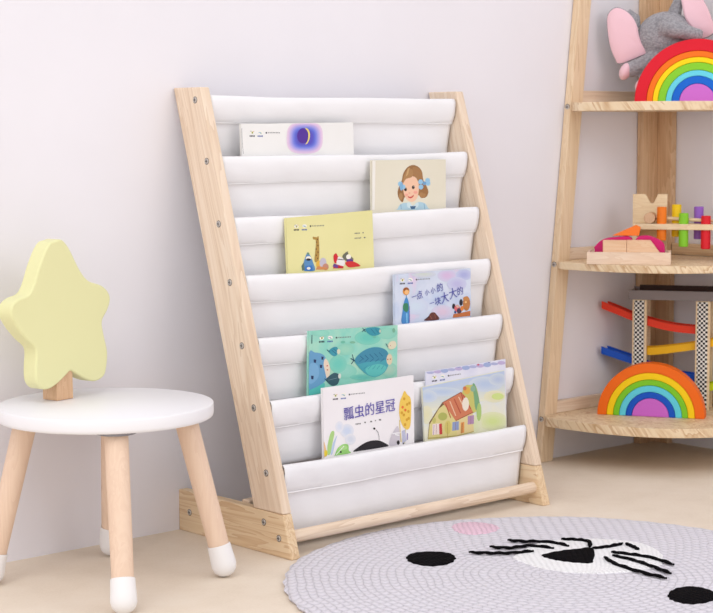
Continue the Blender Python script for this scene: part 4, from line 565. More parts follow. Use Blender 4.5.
  ((107,193,180), 0, [(130.4,83.8),(129.7,84.5),(127.6,84.9),(124.5,85.1),(120.6,85.1),(116.5,84.8),(112.6,84.3),(109.5,83.7),(107.4,82.9),(106.7,82.2),(107.4,81.6),(109.5,81.1),(112.6,80.9),(116.5,80.9),(120.6,81.2),(124.5,81.7),(127.7,82.4),(129.7,83.1)]),
  ((117,200,185), 0, [(31.1,98.6),(29.9,101.0),(26.6,102.9),(21.5,104.1),(15.3,104.5),(8.8,104.0),(2.7,102.7),(-2.3,100.7),(-5.5,98.3),(-6.6,95.8),(-5.4,93.4),(-2.2,91.5),(2.8,90.3),(9.0,89.9),(15.5,90.4),(21.7,91.7),(26.7,93.6),(29.9,96.1)]),
  ((104,196,184), 0, [(27.3,98.3),(26.3,100.2),(23.7,101.8),(19.6,102.7),(14.7,103.1),(9.5,102.7),(4.6,101.6),(0.6,100.0),(-2.0,98.1),(-2.9,96.1),(-1.9,94.2),(0.7,92.7),(4.7,91.7),(9.6,91.3),(14.8,91.7),(19.7,92.8),(23.8,94.4),(26.4,96.3)]),
  ((90,191,182), 0, [(23.5,98.0),(22.8,99.5),(20.8,100.6),(17.8,101.4),(14.1,101.6),(10.1,101.3),(6.5,100.5),(3.5,99.3),(1.5,97.9),(0.9,96.4),(1.6,94.9),(3.5,93.8),(6.5,93.1),(10.2,92.8),(14.2,93.1),(17.8,93.9),(20.9,95.1),(22.8,96.5)]),
  ((76,186,180), 0, [(19.7,97.8),(19.2,98.7),(17.9,99.5),(15.9,100.0),(13.4,100.1),(10.8,99.9),(8.4,99.4),(6.4,98.6),(5.1,97.7),(4.6,96.6),(5.1,95.7),(6.4,94.9),(8.4,94.4),(10.9,94.3),(13.5,94.5),(15.9,95.0),(17.9,95.8),(19.3,96.7)]),
  ((144,209,188), 0, [(99.3,35.3),(98.0,38.6),(94.6,41.3),(89.4,43.2),(83.0,43.9),(76.3,43.5),(70.0,42.0),(64.9,39.5),(61.6,36.4),(60.4,33.0),(61.6,29.8),(65.0,27.1),(70.1,25.2),(76.5,24.4),(83.2,24.8),(89.6,26.3),(94.7,28.8),(98.1,31.9)]),
  ((148,211,189), 0, [(95.3,35.1),(94.4,37.7),(91.6,39.9),(87.5,41.4),(82.4,42.0),(77.0,41.7),(71.9,40.4),(67.8,38.5),(65.2,36.0),(64.3,33.3),(65.2,30.7),(67.9,28.5),(72.1,27.0),(77.1,26.4),(82.5,26.7),(87.6,27.9),(91.7,29.9),(94.4,32.4)]),
  ((152,212,189), 0, [(91.4,34.9),(90.7,36.8),(88.7,38.4),(85.5,39.6),(81.7,40.0),(77.7,39.8),(73.9,38.9),(70.8,37.4),(68.8,35.5),(68.1,33.5),(68.9,31.5),(70.9,29.9),(74.0,28.8),(77.8,28.3),(81.8,28.6),(85.6,29.5),(88.7,30.9),(90.7,32.8)]),
  ((156,213,189), 0, [(87.5,34.6),(87.1,35.9),(85.7,37.0),(83.6,37.8),(81.1,38.1),(78.4,37.9),(75.8,37.3),(73.8,36.3),(72.5,35.1),(72.0,33.7),(72.5,32.4),(73.8,31.3),(75.9,30.6),(78.4,30.3),(81.1,30.4),(83.7,31.0),(85.7,32.0),(87.1,33.3)]),
  ((149,207,187), 0, [(199.3,76.1),(198.0,80.3),(194.4,83.8),(188.9,86.2),(182.3,87.2),(175.2,86.8),(168.6,84.8),(163.2,81.7),(159.8,77.7),(158.6,73.4),(159.8,69.3),(163.4,65.8),(168.8,63.4),(175.4,62.3),(182.5,62.8),(189.1,64.7),(194.5,67.8),(198.1,71.8)]),
  ((157,207,187), 0, [(195.2,75.8),(194.1,79.2),(191.3,82.0),(186.9,83.9),(181.6,84.7),(175.9,84.4),(170.6,82.8),(166.3,80.3),(163.6,77.1),(162.6,73.7),(163.6,70.4),(166.4,67.6),(170.8,65.6),(176.1,64.8),(181.7,65.2),(187.0,66.7),(191.4,69.2),(194.2,72.4)]),
  ((164,206,186), 0, [(191.1,75.6),(190.3,78.1),(188.2,80.2),(184.9,81.6),(180.9,82.3),(176.7,82.0),(172.7,80.8),(169.5,78.9),(167.4,76.5),(166.7,74.0),(167.4,71.5),(169.5,69.4),(172.8,67.9),(176.8,67.3),(181.0,67.6),(185.0,68.7),(188.2,70.6),(190.3,73.0)]),
  ((172,206,186), 0, [(187.0,75.3),(186.5,77.0),(185.0,78.4),(182.9,79.3),(180.2,79.8),(177.4,79.6),(174.7,78.8),(172.6,77.5),(171.2,76.0),(170.7,74.2),(171.2,72.6),(172.6,71.2),(174.8,70.2),(177.5,69.8),(180.3,70.0),(182.9,70.7),(185.1,72.0),(186.5,73.6)]),
  ((104,158,198), 1, [(0.9,35.5),(12.8,35.5),(25.4,37.7),(34.8,43.6),(38.5,55.8),(39.2,77.5),(31.2,86.6),(18.5,92.4),(-0.9,91.4)]),
  ((122,172,210), 1, [(3.2,53.5),(18.9,56.9),(21.8,73.9),(9.1,85.0),(0.4,82.0)]),
  ((232,212,190), 1, [(35.4,46.5),(42.6,53.7),(46.3,66.0),(44.0,76.6),(39.5,80.0),(35.2,67.6),(32.1,55.4)]),
  ((40,52,92), 0, [(10.5,46.4),(16.1,47.2),(15.4,52.4),(10.7,51.6)]),
  ((40,52,92), 0, [(26.9,42.6),(31.9,43.4),(31.3,48.6),(27.2,47.9)]),
  ((40,52,92), 0, [(23.6,55.8),(29.3,56.7),(28.6,61.9),(23.9,61.1)]),
  ((40,52,92), 0, [(5.2,72.5),(10.8,73.4),(10.1,79.1),(5.5,78.3)]),
  ((190,60,50), 0, [(41.3,58.9),(40.8,59.7),(39.7,60.0),(38.6,59.6),(38.1,58.7),(38.6,57.9),(39.7,57.6),(40.9,58.0)]),
  ((190,60,50), 0, [(42.2,65.7),(41.6,66.3),(40.3,66.5),(38.9,66.1),(38.4,65.4),(39.0,64.8),(40.3,64.6),(41.6,65.0)]),
  ((92,196,186), 1, [(2.8,96.5),(18.5,91.7),(34.4,86.8),(31.0,101.0),(18.4,102.5),(2.7,104.9)]),
  ((58,92,104), 1, [(37.6,81.0),(45.6,75.1),(55.2,71.4),(64.8,74.5),(67.0,81.9),(63.1,90.1),(53.4,93.0),(43.9,88.7)]),
  ((222,226,216), 0, [(70.3,77.7),(69.8,79.9),(68.6,81.4),(67.0,81.9),(65.4,81.2),(64.3,79.5),(63.8,77.3),(64.3,75.1),(65.5,73.6),(67.1,73.2),(68.7,73.8),(69.9,75.5)]),
  ((40,70,84), 0, [(33.9,80.2),(40.2,85.5),(41.2,84.3),(34.9,79.0)]),
  ((120,150,160), 0, [(42.4,83.0),(61.6,80.7),(61.6,79.9),(42.4,82.2)]),
  ((60,150,168), 1, [(42.8,35.6),(50.9,29.6),(60.5,29.4),(63.0,35.6),(60.3,42.7),(52.3,43.4)]),
  ((214,216,190), 0, [(68.1,37.1),(67.6,39.3),(66.1,40.8),(64.2,41.2),(62.3,40.5),(60.9,38.9),(60.4,36.7),(60.9,34.5),(62.3,33.0),(64.3,32.5),(66.2,33.2),(67.6,34.9)]),
  ((30,80,110), 0, [(38.3,32.9),(44.0,37.0),(44.8,35.8),(39.1,31.7)]),
  ((40,96,130), 0, [(48.9,34.0),(58.4,40.6),(59.0,39.8),(49.5,33.2)]),
  ((40,96,130), 0, [(52.2,31.8),(60.8,37.1),(61.2,36.3),(52.6,31.0)]),
  ((74,164,178), 1, [(99.7,53.6),(112.3,42.2),(128.9,35.8),(147.2,34.2),(165.6,38.0),(175.7,46.0),(178.3,57.3),(173.8,71.9),(161.9,81.1),(145.1,84.4),(126.8,78.7),(110.4,66.5)]),
  ((66,140,168), 1, [(100.7,53.7),(112.3,42.9),(128.9,36.3),(147.2,34.7),(165.6,38.5),(174.0,45.1),(170.5,56.8),(145.3,57.7),(122.1,58.7),(107.2,60.2)]),
  ((96,192,188), 1, [(125.3,68.7),(152.0,63.1),(172.1,69.3),(161.9,80.1),(145.1,83.4),(130.2,78.9)]),
  ((222,206,176), 0, [(185.8,57.3),(185.4,60.2),(184.4,62.8),(182.9,64.8),(181.0,66.0),(178.9,66.3),(176.8,65.7),(174.9,64.3),(173.4,62.1),(172.5,59.4),(172.2,56.4),(172.5,53.6),(173.5,51.0),(175.0,49.0),(176.9,47.8),(179.0,47.4),(181.1,48.0),(183.0,49.5),(184.5,51.7),(185.4,54.4)]),
  ((180,50,50), 0, [(176.3,56.7),(175.9,57.4),(174.9,57.6),(173.9,57.3),(173.5,56.5),(173.9,55.9),(174.9,55.6),(175.9,56.0)]),
  ((180,50,50), 0, [(182.4,56.6),(182.0,57.3),(181.0,57.5),(180.0,57.1),(179.6,56.4),(180.0,55.7),(181.0,55.5),(182.0,55.9)]),
  ((24,70,96), 0, [(93.6,43.8),(97.6,53.5),(91.9,58.7),(93.1,59.9),(99.2,53.7),(95.0,43.2)]),
  ((24,70,96), 0, [(90.6,50.6),(100.6,55.6),(101.4,54.2),(91.4,49.2)]),
  ((30,86,124), 0, [(112.0,47.5),(120.1,53.6),(120.7,52.8),(112.6,46.7)]),
  ((34,92,130), 0, [(110.7,57.2),(119.0,52.0),(118.6,51.2),(110.3,56.4)]),
  ((40,140,156), 0, [(120.5,69.9),(128.8,64.4),(128.4,63.8),(120.1,69.3)]),
  ((30,86,124), 0, [(122.5,46.7),(130.7,53.1),(131.3,52.3),(123.1,45.9)]),
  ((34,92,130), 0, [(122.6,57.9),(130.9,52.8),(130.5,52.0),(122.2,57.1)]),
  ((40,140,156), 0, [(130.4,70.6),(138.1,65.0),(137.7,64.4),(130.0,70.0)]),
  ((30,86,124), 0, [(133.1,45.8),(141.4,52.5),(142.0,51.7),(133.7,45.0)]),
  ((34,92,130), 0, [(134.5,58.7),(142.9,53.5),(142.5,52.7),(134.1,57.9)]),
  ((40,140,156), 0, [(140.5,71.3),(147.6,65.6),(147.0,65.0),(139.9,70.7)]),
  ((30,86,124), 0, [(143.8,44.9),(152.1,51.8),(152.7,51.2),(144.4,44.3)]),
  ((34,92,130), 0, [(146.5,59.4),(154.9,54.3),(154.5,53.5),(146.1,58.6)]),
  ((40,140,156), 0, [(150.5,71.9),(156.9,66.2),(156.3,65.6),(149.9,71.3)]),
  ((30,86,124), 0, [(154.5,44.0),(162.8,51.2),(163.4,50.6),(155.1,43.4)]),
  ((34,92,130), 0, [(158.6,60.2),(167.0,55.0),(166.6,54.2),(158.2,59.4)]),
  ((40,140,156), 0, [(160.6,72.6),(166.3,66.8),(165.7,66.2),(160.0,72.0)]),
  ((56,148,166), 1, [(123.2,2.9),(135.8,0.1),(152.5,1.9),(159.1,6.7),(155.7,12.7),(142.3,15.2),(130.7,11.4)]),
  ((24,70,96), 0, [(116.0,0.6),(122.6,7.8),(123.8,6.8),(117.2,-0.4)]),
  ((24,70,96), 0, [(116.2,7.5),(123.5,3.0),(122.9,1.8),(115.6,6.3)]),
  ((34,92,130), 0, [(135.5,3.3),(145.4,12.5),(146.0,11.9),(136.1,2.7)]),
  ((34,92,130), 0, [(145.5,3.4),(152.1,11.1),(152.7,10.5),(146.1,2.8)]),
  ((190,206,180), 0, [(158.8,7.9),(158.3,9.6),(157.1,10.6),(155.7,10.6),(154.5,9.4),(154.1,7.7),(154.5,6.0),(155.7,4.9),(157.2,5.0),(158.3,6.1)]),
  ((222,214,186), 1, [(174.1,34.7),(179.2,27.6),(189.4,26.2),(194.5,32.2),(191.0,38.2),(180.8,40.1)]),
  ((30,80,110), 0, [(169.3,29.9),(175.3,36.5),(176.1,35.7),(170.1,29.1)]),
  ((180,60,60), 0, [(181.9,33.9),(181.6,34.4),(180.8,34.6),(180.1,34.4),(179.8,33.8),(180.1,33.3),(180.8,33.1),(181.6,33.4)]),
  ((110,190,164), 0, [(78.6,22.0),(77.9,22.9),(76.0,23.5),(73.4,23.6),(70.8,23.2),(68.9,22.4),(68.2,21.4),(68.9,20.5),(70.8,19.9),(73.4,19.7),(76.0,20.1),(77.9,21.0)]),
  ((128,188,158), 0, [(101.0,23.7),(100.1,24.6),(97.7,25.2),(94.5,25.3),(91.2,24.8),(88.8,24.0),(88.0,23.0),(88.8,22.1),(91.2,21.5),(94.5,21.4),(97.7,21.8),(100.1,22.7)]),
  ((120,180,150), 0, [(191.2,8.3),(190.8,10.3),(189.5,11.7),(187.8,12.1),(186.1,11.5),(184.9,10.0),(184.4,8.0),(184.9,6.0),(186.2,4.6),(187.9,4.2),(189.5,4.8),(190.8,6.3)]),
  ((112,190,170), 0, [(148.0,17.2),(147.4,18.2),(146.0,18.8),(144.0,19.0),(142.0,18.6),(140.5,17.8),(140.0,16.8),(140.5,15.8),(142.0,15.2),(144.0,15.0),(146.0,15.4),(147.5,16.2)]),
  ('navy', 0, [(5.6,6.0),(6.8,6.1),(6.7,20.4),(5.4,20.3)]),
 ],
 'lady': [
  ('ivory', 0, [(32.0,15.3),(31.3,16.7),(29.5,17.5),(27.1,17.7),(24.8,17.0),(23.1,15.7),(22.5,14.2),(23.2,12.8),(25.0,11.9),(27.4,11.8),(29.7,12.5),(31.4,13.7)]),
  ('ivory', 0, [(50.1,16.0),(49.4,17.3),(47.4,18.1),(44.8,18.2),(42.3,17.5),(40.4,16.3),(39.8,14.8),(40.5,13.5),(42.5,12.7),(45.1,12.6),(47.7,13.3),(49.5,14.5)]),
  ('olive', 0, [(26.2,13.4),(29.2,13.8),(29.1,16.7),(26.1,16.4)]),
  ('grey', 0, [(23.1,12.1),(26.5,12.5),(26.5,13.3),(23.0,12.9)]),
  ('orange_s', 0, [(29.1,12.7),(31.6,13.0),(31.6,13.8),(29.0,13.5)]),
  ('sky_s', 0, [(40.9,14.5),(46.5,15.2),(46.4,16.1),(40.8,15.5)]),
  ('teal_s', 0, [(44.5,16.1),(48.0,16.4),(47.9,17.4),(44.4,17.0)]),
  ('ink', 0, [(21.7,19.1),(23.8,19.3),(23.7,21.7),(21.6,21.5)]),
  ('ink', 0, [(24.7,19.2),(26.8,19.4),(26.7,21.9),(24.6,21.6)]),
  ('ink', 0, [(27.7,19.3),(29.8,19.5),(29.7,22.0),(27.6,21.7)]),
  ('ink', 0, [(30.5,19.4),(32.6,19.6),(32.5,22.1),(30.4,21.8)]),
  ('blue_s', 0, [(38.9,20.0),(41.0,20.2),(40.9,22.5),(38.8,22.2)]),
  ('blue_s', 0, [(41.9,20.1),(44.1,20.3),(44.0,22.6),(41.8,22.4)]),
  ('blue_s', 0, [(45.0,20.2),(47.1,20.4),(47.0,22.7),(44.9,22.5)]),
  ('blue_s', 0, [(47.8,20.3),(49.9,20.6),(49.8,22.8),(47.7,22.6)]),
  ('ink', 0, [(56.4,15.1),(59.7,15.5),(59.6,17.9),(56.3,17.6)]),
  ('grey', 0, [(61.8,15.6),(63.8,15.8),(63.7,17.5),(61.8,17.2)]),
  ('grey', 0, [(65.2,15.7),(67.2,16.0),(67.1,17.6),(65.2,17.4)]),
  ('grey', 0, [(68.6,15.9),(70.6,16.1),(70.5,17.7),(68.6,17.5)]),
  ('grey', 0, [(72.0,16.0),(74.0,16.2),(73.9,17.8),(72.0,17.6)]),
  ('grey', 0, [(75.4,16.1),(77.4,16.3),(77.3,18.0),(75.4,17.7)]),
  ('grey', 0, [(78.9,16.2),(80.8,16.5),(80.8,18.1),(78.8,17.9)]),
  ('grey', 0, [(82.3,16.4),(84.2,16.6),(84.2,18.2),(82.2,18.0)]),
  ('grey', 0, [(85.7,16.5),(87.7,16.7),(87.6,18.4),(85.6,18.1)]),
  ('grey', 0, [(89.1,16.6),(91.1,16.8),(91.0,18.5),(89.0,18.3)]),
  ('grey', 0, [(70.1,65.8),(72.3,66.1),(72.2,68.2),(70.0,67.9)]),
  ('grey', 0, [(73.2,66.0),(75.4,66.3),(75.3,68.3),(73.1,68.1)]),
  ('grey', 0, [(76.3,66.1),(78.5,66.4),(78.4,68.5),(76.2,68.2)]),
  ('grey', 0, [(79.4,66.3),(81.6,66.6),(81.5,68.6),(79.3,68.4)]),
  ('grey', 0, [(89.4,65.3),(92.8,65.7),(92.7,68.0),(89.3,67.6)]),
  ('grey', 0, [(102.5,65.5),(106.9,66.1),(106.8,68.4),(102.4,67.8)]),
  ('grey', 0, [(113.2,65.4),(115.7,65.7),(115.6,67.6),(113.1,67.3)]),
  ('grey', 0, [(122.1,64.8),(127.1,65.4),(127.0,67.9),(122.0,67.3)]),
  ((228,230,239), 0, [(66.2,77.7),(64.8,82.0),(61.4,85.3),(56.3,87.1),(50.4,87.3),(44.6,85.6),(39.8,82.5),(36.7,78.4),(35.8,73.9),(37.1,69.7),(40.6,66.4),(45.6,64.5),(51.4,64.3),(57.2,65.9),(62.1,69.0),(65.2,73.2)]),
  ((222,227,239), 0, [(63.1,77.3),(62.1,80.7),(59.3,83.4),(55.2,84.9),(50.5,85.0),(45.9,83.7),(42.0,81.2),(39.6,77.9),(38.8,74.3),(39.9,70.9),(42.6,68.2),(46.7,66.7),(51.3,66.6),(56.0,67.9),(59.9,70.4),(62.4,73.7)]),
  ((215,223,238), 0, [(60.1,77.0),(59.3,79.5),(57.2,81.5),(54.1,82.6),(50.6,82.7),(47.2,81.7),(44.3,79.8),(42.4,77.4),(41.8,74.6),(42.6,72.1),(44.7,70.1),(47.7,69.0),(51.2,68.9),(54.7,69.9),(57.6,71.7),(59.5,74.2)]),
  ((209,219,238), 0, [(57.0,76.6),(56.5,78.3),(55.1,79.6),(53.1,80.3),(50.7,80.4),(48.4,79.7),(46.5,78.5),(45.2,76.8),(44.9,75.0),(45.4,73.3),(46.8,72.0),(48.8,71.3),(51.1,71.2),(53.5,71.9),(55.4,73.1),(56.6,74.8)]),
  ((232,233,240), 0, [(43.6,68.0),(42.8,71.4),(40.7,74.1),(37.7,75.7),(34.1,76.0),(30.7,74.8),(27.9,72.5),(26.1,69.3),(25.5,65.7),(26.4,62.3),(28.5,59.6),(31.5,58.0),(35.0,57.7),(38.4,58.8),(41.3,61.2),(43.1,64.4)]),
  ((229,231,240), 0, [(41.8,67.7),(41.1,70.5),(39.5,72.7),(37.0,73.9),(34.2,74.1),(31.5,73.2),(29.2,71.4),(27.8,68.8),(27.3,65.9),(28.0,63.2),(29.7,61.0),(32.1,59.7),(34.9,59.5),(37.6,60.4),(39.9,62.3),(41.4,64.9)]),
  ((225,229,240), 0, [(40.0,67.5),(39.5,69.6),(38.2,71.2),(36.4,72.2),(34.3,72.3),(32.3,71.6),(30.5,70.2),(29.5,68.3),(29.1,66.2),(29.6,64.1),(30.9,62.5),(32.7,61.5),(34.8,61.4),(36.9,62.0),(38.6,63.4),(39.7,65.4)]),
  ((221,227,240), 0, [(38.2,67.3),(37.9,68.7),(37.0,69.7),(35.8,70.4),(34.4,70.5),(33.0,70.0),(31.9,69.1),(31.2,67.8),(30.9,66.4),(31.3,65.0),(32.1,63.9),(33.3,63.3),(34.7,63.2),(36.1,63.6),(37.2,64.6),(38.0,65.9)]),
  ((230,231,237), 0, [(70.2,92.1),(69.1,95.5),(66.3,98.2),(62.2,99.7),(57.5,99.7),(52.9,98.4),(49.0,95.9),(46.5,92.6),(45.7,89.0),(46.8,85.6),(49.6,82.9),(53.6,81.5),(58.3,81.4),(63.0,82.7),(66.9,85.2),(69.4,88.5)]),
  ((226,228,236), 0, [(67.7,91.8),(66.9,94.5),(64.6,96.7),(61.4,97.8),(57.6,97.9),(53.9,96.8),(50.8,94.8),(48.8,92.2),(48.2,89.3),(49.0,86.6),(51.3,84.5),(54.5,83.3),(58.3,83.2),(62.0,84.2),(65.1,86.2),(67.1,88.9)]),
  ((221,224,234), 0, [(65.3,91.5),(64.6,93.5),(62.9,95.1),(60.5,96.0),(57.7,96.1),(54.9,95.3),(52.6,93.8),(51.1,91.8),(50.6,89.6),(51.3,87.6),(52.9,86.0),(55.4,85.1),(58.2,85.0),(61.0,85.8),(63.3,87.3),(64.8,89.3)]),
  ((216,221,232), 0, [(62.8,91.2),(62.4,92.5),(61.3,93.6),(59.7,94.2),(57.8,94.2),(55.9,93.7),(54.4,92.7),(53.4,91.4),(53.0,89.9),(53.5,88.6),(54.6,87.5),(56.2,86.9),(58.1,86.9),(60.0,87.4),(61.5,88.4),(62.5,89.7)]),
  ((176,214,134), 1, [(16.1,73.7),(23.6,74.6),(18.2,94.5),(14.5,107.8),(8.5,109.3),(8.6,93.3)]),
  ((190,206,232), 1, [(29.4,80.0),(26.0,88.7),(19.0,108.4),(14.5,108.9),(19.8,92.5)]),
  ((150,208,116), 1, [(23.4,112.4),(29.9,101.8),(42.3,96.6),(52.9,99.1),(54.0,108.5),(56.9,113.5),(23.4,113.1)]),
  ((176,220,140), 0, [(51.2,103.5),(50.2,105.0),(47.6,105.9),(43.9,106.2),(39.9,105.6),(36.3,104.4),(33.8,102.8),(33.0,101.1),(34.0,99.6),(36.5,98.7),(40.2,98.5),(44.3,99.0),(47.9,100.2),(50.4,101.8)]),
  ('black_s', 0, [(38.7,109.0),(38.3,110.0),(37.2,110.5),(35.9,110.4),(34.8,109.6),(34.5,108.4),(34.9,107.4),(36.0,106.9),(37.3,107.1),(38.4,107.9)]),
  ((236,240,232), 0, [(43.3,99.6),(26.0,111.1),(26.8,112.3),(44.1,100.8)]),
  ((238,196,150), 1, [(-5.4,84.6),(-0.0,85.3),(5.8,102.1),(3.9,111.4),(-6.6,111.8)]),
  ((232,206,60), 0, [(8.0,106.9),(7.4,109.6),(6.0,111.4),(4.1,111.9),(2.4,110.9),(1.2,108.7),(0.8,105.9),(1.4,103.3),(2.8,101.5),(4.6,101.0),(6.4,102.0),(7.6,104.1)]),
  ((34,32,38), 1, [(63.8,111.7),(73.3,106.5),(88.4,101.0),(104.2,98.9),(119.9,100.5),(132.3,105.4),(143.2,112.5),(128.8,113.4),(84.8,112.7)]),
  ((80,80,84), 0, [(114.7,81.9),(119.4,87.1),(121.3,94.2),(121.4,100.2),(122.2,100.2),(122.1,94.0),(120.2,86.7),(115.3,81.3)]),
  ('black_s', 0, [(113.8,79.8),(113.4,80.7),(112.5,81.2),(111.2,81.3),(110.0,80.9),(109.1,80.1),(108.8,79.1),(109.2,78.3),(110.1,77.7),(111.4,77.6),(112.6,78.0),(113.5,78.8)]),
  ((240,202,92), 1, [(181.5,24.0),(187.7,31.3),(193.4,35.5),(196.3,44.2),(196.1,63.2),(193.9,84.3),(187.8,90.7),(179.8,87.3),(172.7,77.0),(168.3,59.9),(170.4,41.2),(175.6,32.3)]),
  ((214,160,50), 0, [(183.2,37.9),(182.6,39.4),(181.1,40.1),(179.3,39.9),(177.9,38.8),(177.4,37.2),(178.0,35.8),(179.5,35.0),(181.3,35.2),(182.7,36.3)]),
  ((214,160,50), 0, [(189.9,48.2),(189.3,49.6),(187.8,50.4),(186.0,50.2),(184.6,49.1),(184.1,47.5),(184.7,46.0),(186.2,45.3),(188.0,45.5),(189.4,46.6)]),
  ((232,120,60), 0, [(179.3,51.7),(178.7,53.2),(177.2,53.9),(175.4,53.7),(174.0,52.6),(173.5,51.0),(174.2,49.6),(175.7,48.8),(177.4,49.0),(178.9,50.1)]),
  ((214,160,50), 0, [(192.6,60.4),(192.0,61.9),(190.5,62.6),(188.7,62.4),(187.3,61.3),(186.8,59.7),(187.4,58.2),(188.9,57.5),(190.7,57.7),(192.2,58.8)]),
  ((214,160,50), 0, [(182.0,65.1),(181.4,66.5),(179.9,67.3),(178.1,67.1),(176.7,66.0),(176.2,64.4),(176.8,62.9),(178.3,62.1),(180.1,62.3),(181.5,63.5)]),
  ((214,160,50), 0, [(188.8,74.2),(188.2,75.7),(186.7,76.4),(184.9,76.2),(183.4,75.1),(183.0,73.5),(183.6,72.0),(185.1,71.3),(186.9,71.5),(188.3,72.6)]),
  ((214,160,50), 0, [(184.5,82.0),(183.9,83.5),(182.4,84.2),(180.6,84.0),(179.2,82.9),(178.7,81.3),(179.3,79.8),(180.8,79.1),(182.6,79.3),(184.1,80.4)]),
  ((214,160,50), 0, [(193.1,72.3),(192.5,73.8),(191.0,74.6),(189.2,74.4),(187.8,73.2),(187.3,71.6),(187.9,70.2),(189.4,69.4),(191.2,69.6),(192.6,70.7)]),
  ((214,160,50), 0, [(177.3,60.9),(176.7,62.4),(175.2,63.2),(173.4,62.9),(172.0,61.8),(171.5,60.2),(172.1,58.8),(173.6,58.0),(175.4,58.2),(176.8,59.3)]),
  ((232,120,60), 0, [(185.6,57.2),(185.0,58.6),(183.5,59.4),(181.7,59.2),(180.3,58.1),(179.8,56.5),(180.4,55.0),(181.9,54.3),(183.7,54.5),(185.1,55.6)]),
  ((214,160,50), 0, [(195.2,46.4),(194.6,47.9),(193.1,48.7),(191.3,48.4),(189.8,47.3),(189.4,45.7),(190.0,44.3),(191.5,43.5),(193.3,43.7),(194.7,44.8)]),
  ((222,196,90), 0, [(168.3,71.8),(169.4,91.0),(171.5,110.2),(173.1,110.0),(171.0,90.8),(169.9,71.8)]),
  ((214,200,140), 0, [(182.5,85.3),(179.7,113.5),(180.9,113.7),(183.7,85.5)]),
  ((206,200,208), 1, [(163.8,81.8),(168.3,90.6),(169.4,109.8),(160.8,113.4),(144.8,111.7),(148.6,97.6),(155.4,89.0)]),
  ((240,238,240), 0, [(150.4,94.1),(170.7,94.8),(170.7,92.8),(150.4,92.1)]),
  ((238,238,238), 0, [(158.1,96.3),(167.6,99.2),(168.2,97.2),(158.7,94.3)]),
  ('black_s', 0, [(168.7,110.4),(168.3,112.0),(167.2,113.2),(165.8,113.7),(164.2,113.5),(162.8,112.6),(161.9,111.1),(161.6,109.5),(162.1,107.9),(163.1,106.7),(164.5,106.1),(166.1,106.3),(167.5,107.3),(168.4,108.7)]),
  ('black_s', 0, [(179.0,112.0),(178.6,113.6),(177.6,114.5),(176.4,114.3),(175.4,113.2),(175.1,111.5),(175.6,109.8),(176.6,108.9),(177.8,109.1),(178.7,110.3)]),
  ((190,192,216), 1, [(174.1,91.4),(181.3,89.9),(184.3,109.3),(175.4,112.9)]),
  ((150,140,190), 0, [(185.5,96.9),(188.1,97.2),(187.7,108.1),(185.1,107.8)]),
 ],
 'house': [
  ((186,202,228), 0, [(-3.6,-0.5),(210.8,1.1),(210.5,5.5),(-4.0,3.7)]),
  ((187,203,227), 0, [(-3.9,3.2),(210.5,5.0),(210.2,9.4),(-4.3,7.3)]),
  ((190,204,225), 0, [(-4.2,6.8),(210.2,8.8),(209.9,13.2),(-4.6,11.0)]),
  ((193,206,223), 0, [(-4.5,10.5),(209.9,12.7),(209.6,17.1),(-4.9,14.7)]),
  ((197,208,222), 0, [(-4.8,14.2),(209.6,16.5),(209.3,20.9),(-5.2,18.4)]),
  ((201,211,220), 0, [(-5.1,17.8),(209.3,20.4),(209.0,24.8),(-5.5,22.0)]),
  ((205,213,217), 0, [(-5.4,21.5),(209.0,24.2),(208.7,28.6),(-5.8,25.7)]),
  ((209,216,215), 0, [(-5.7,25.2),(208.7,28.0),(208.4,32.4),(-6.1,29.4)]),
  ((213,219,213), 0, [(-6.0,28.8),(208.4,31.9),(208.0,36.3),(-6.4,33.0)]),
  ((218,222,211), 0, [(-6.3,32.5),(208.1,35.7),(207.7,40.1),(-6.7,36.7)]),
  ((223,224,208), 0, [(-6.6,36.2),(207.8,39.6),(207.4,44.0),(-7.0,40.4)]),
  ((228,228,206), 0, [(-6.9,39.9),(207.5,43.4),(207.1,47.8),(-7.3,44.1)]),
  ((204,215,226), 0, [(95.5,22.5),(92.3,24.8),(83.6,25.9),(70.5,25.7),(54.6,24.2),(37.9,21.7),(22.4,18.3),(10.0,14.6),(2.0,11.0),(-0.6,7.9),(2.4,5.6),(10.8,4.5),(23.6,4.6),(39.2,6.0),(55.9,8.5),(71.6,11.9),(84.4,15.6),(92.7,19.3)]),
  ((200,212,226), 0, [(86.6,21.2),(84.0,23.1),(76.9,24.0),(66.2,23.8),(53.2,22.6),(39.5,20.5),(26.8,17.8),(16.6,14.7),(10.0,11.8),(7.8,9.2),(10.4,7.3),(17.3,6.4),(27.7,6.5),(40.6,7.7),(54.3,9.7),(67.1,12.5),(77.6,15.5),(84.4,18.6)]),
  ((195,209,226), 0, [(77.9,19.8),(75.8,21.3),(70.3,22.0),(62.0,21.9),(51.8,21.0),(41.1,19.3),(31.2,17.2),(23.2,14.8),(18.0,12.5),(16.4,10.5),(18.3,9.0),(23.7,8.3),(31.9,8.4),(42.0,9.3),(52.6,10.9),(62.7,13.0),(70.8,15.4),(76.1,17.8)]),
  ((191,206,226), 0, [(69.1,18.5),(67.7,19.6),(63.7,20.1),(57.7,20.0),(50.4,19.3),(42.8,18.1),(35.6,16.6),(29.8,14.9),(26.1,13.2),(24.9,11.8),(26.3,10.7),(30.2,10.2),(36.1,10.3),(43.3,10.9),(51.0,12.1),(58.2,13.6),(64.1,15.3),(67.9,17.0)]),
  ((186,203,226), 0, [(60.4,17.2),(59.5,17.8),(57.1,18.1),(53.5,18.1),(49.0,17.7),(44.4,17.0),(40.0,16.0),(36.5,15.0),(34.2,14.0),(33.5,13.1),(34.3,12.4),(36.7,12.1),(40.3,12.2),(44.7,12.6),(49.4,13.3),(53.8,14.2),(57.3,15.3),(59.6,16.3)]),
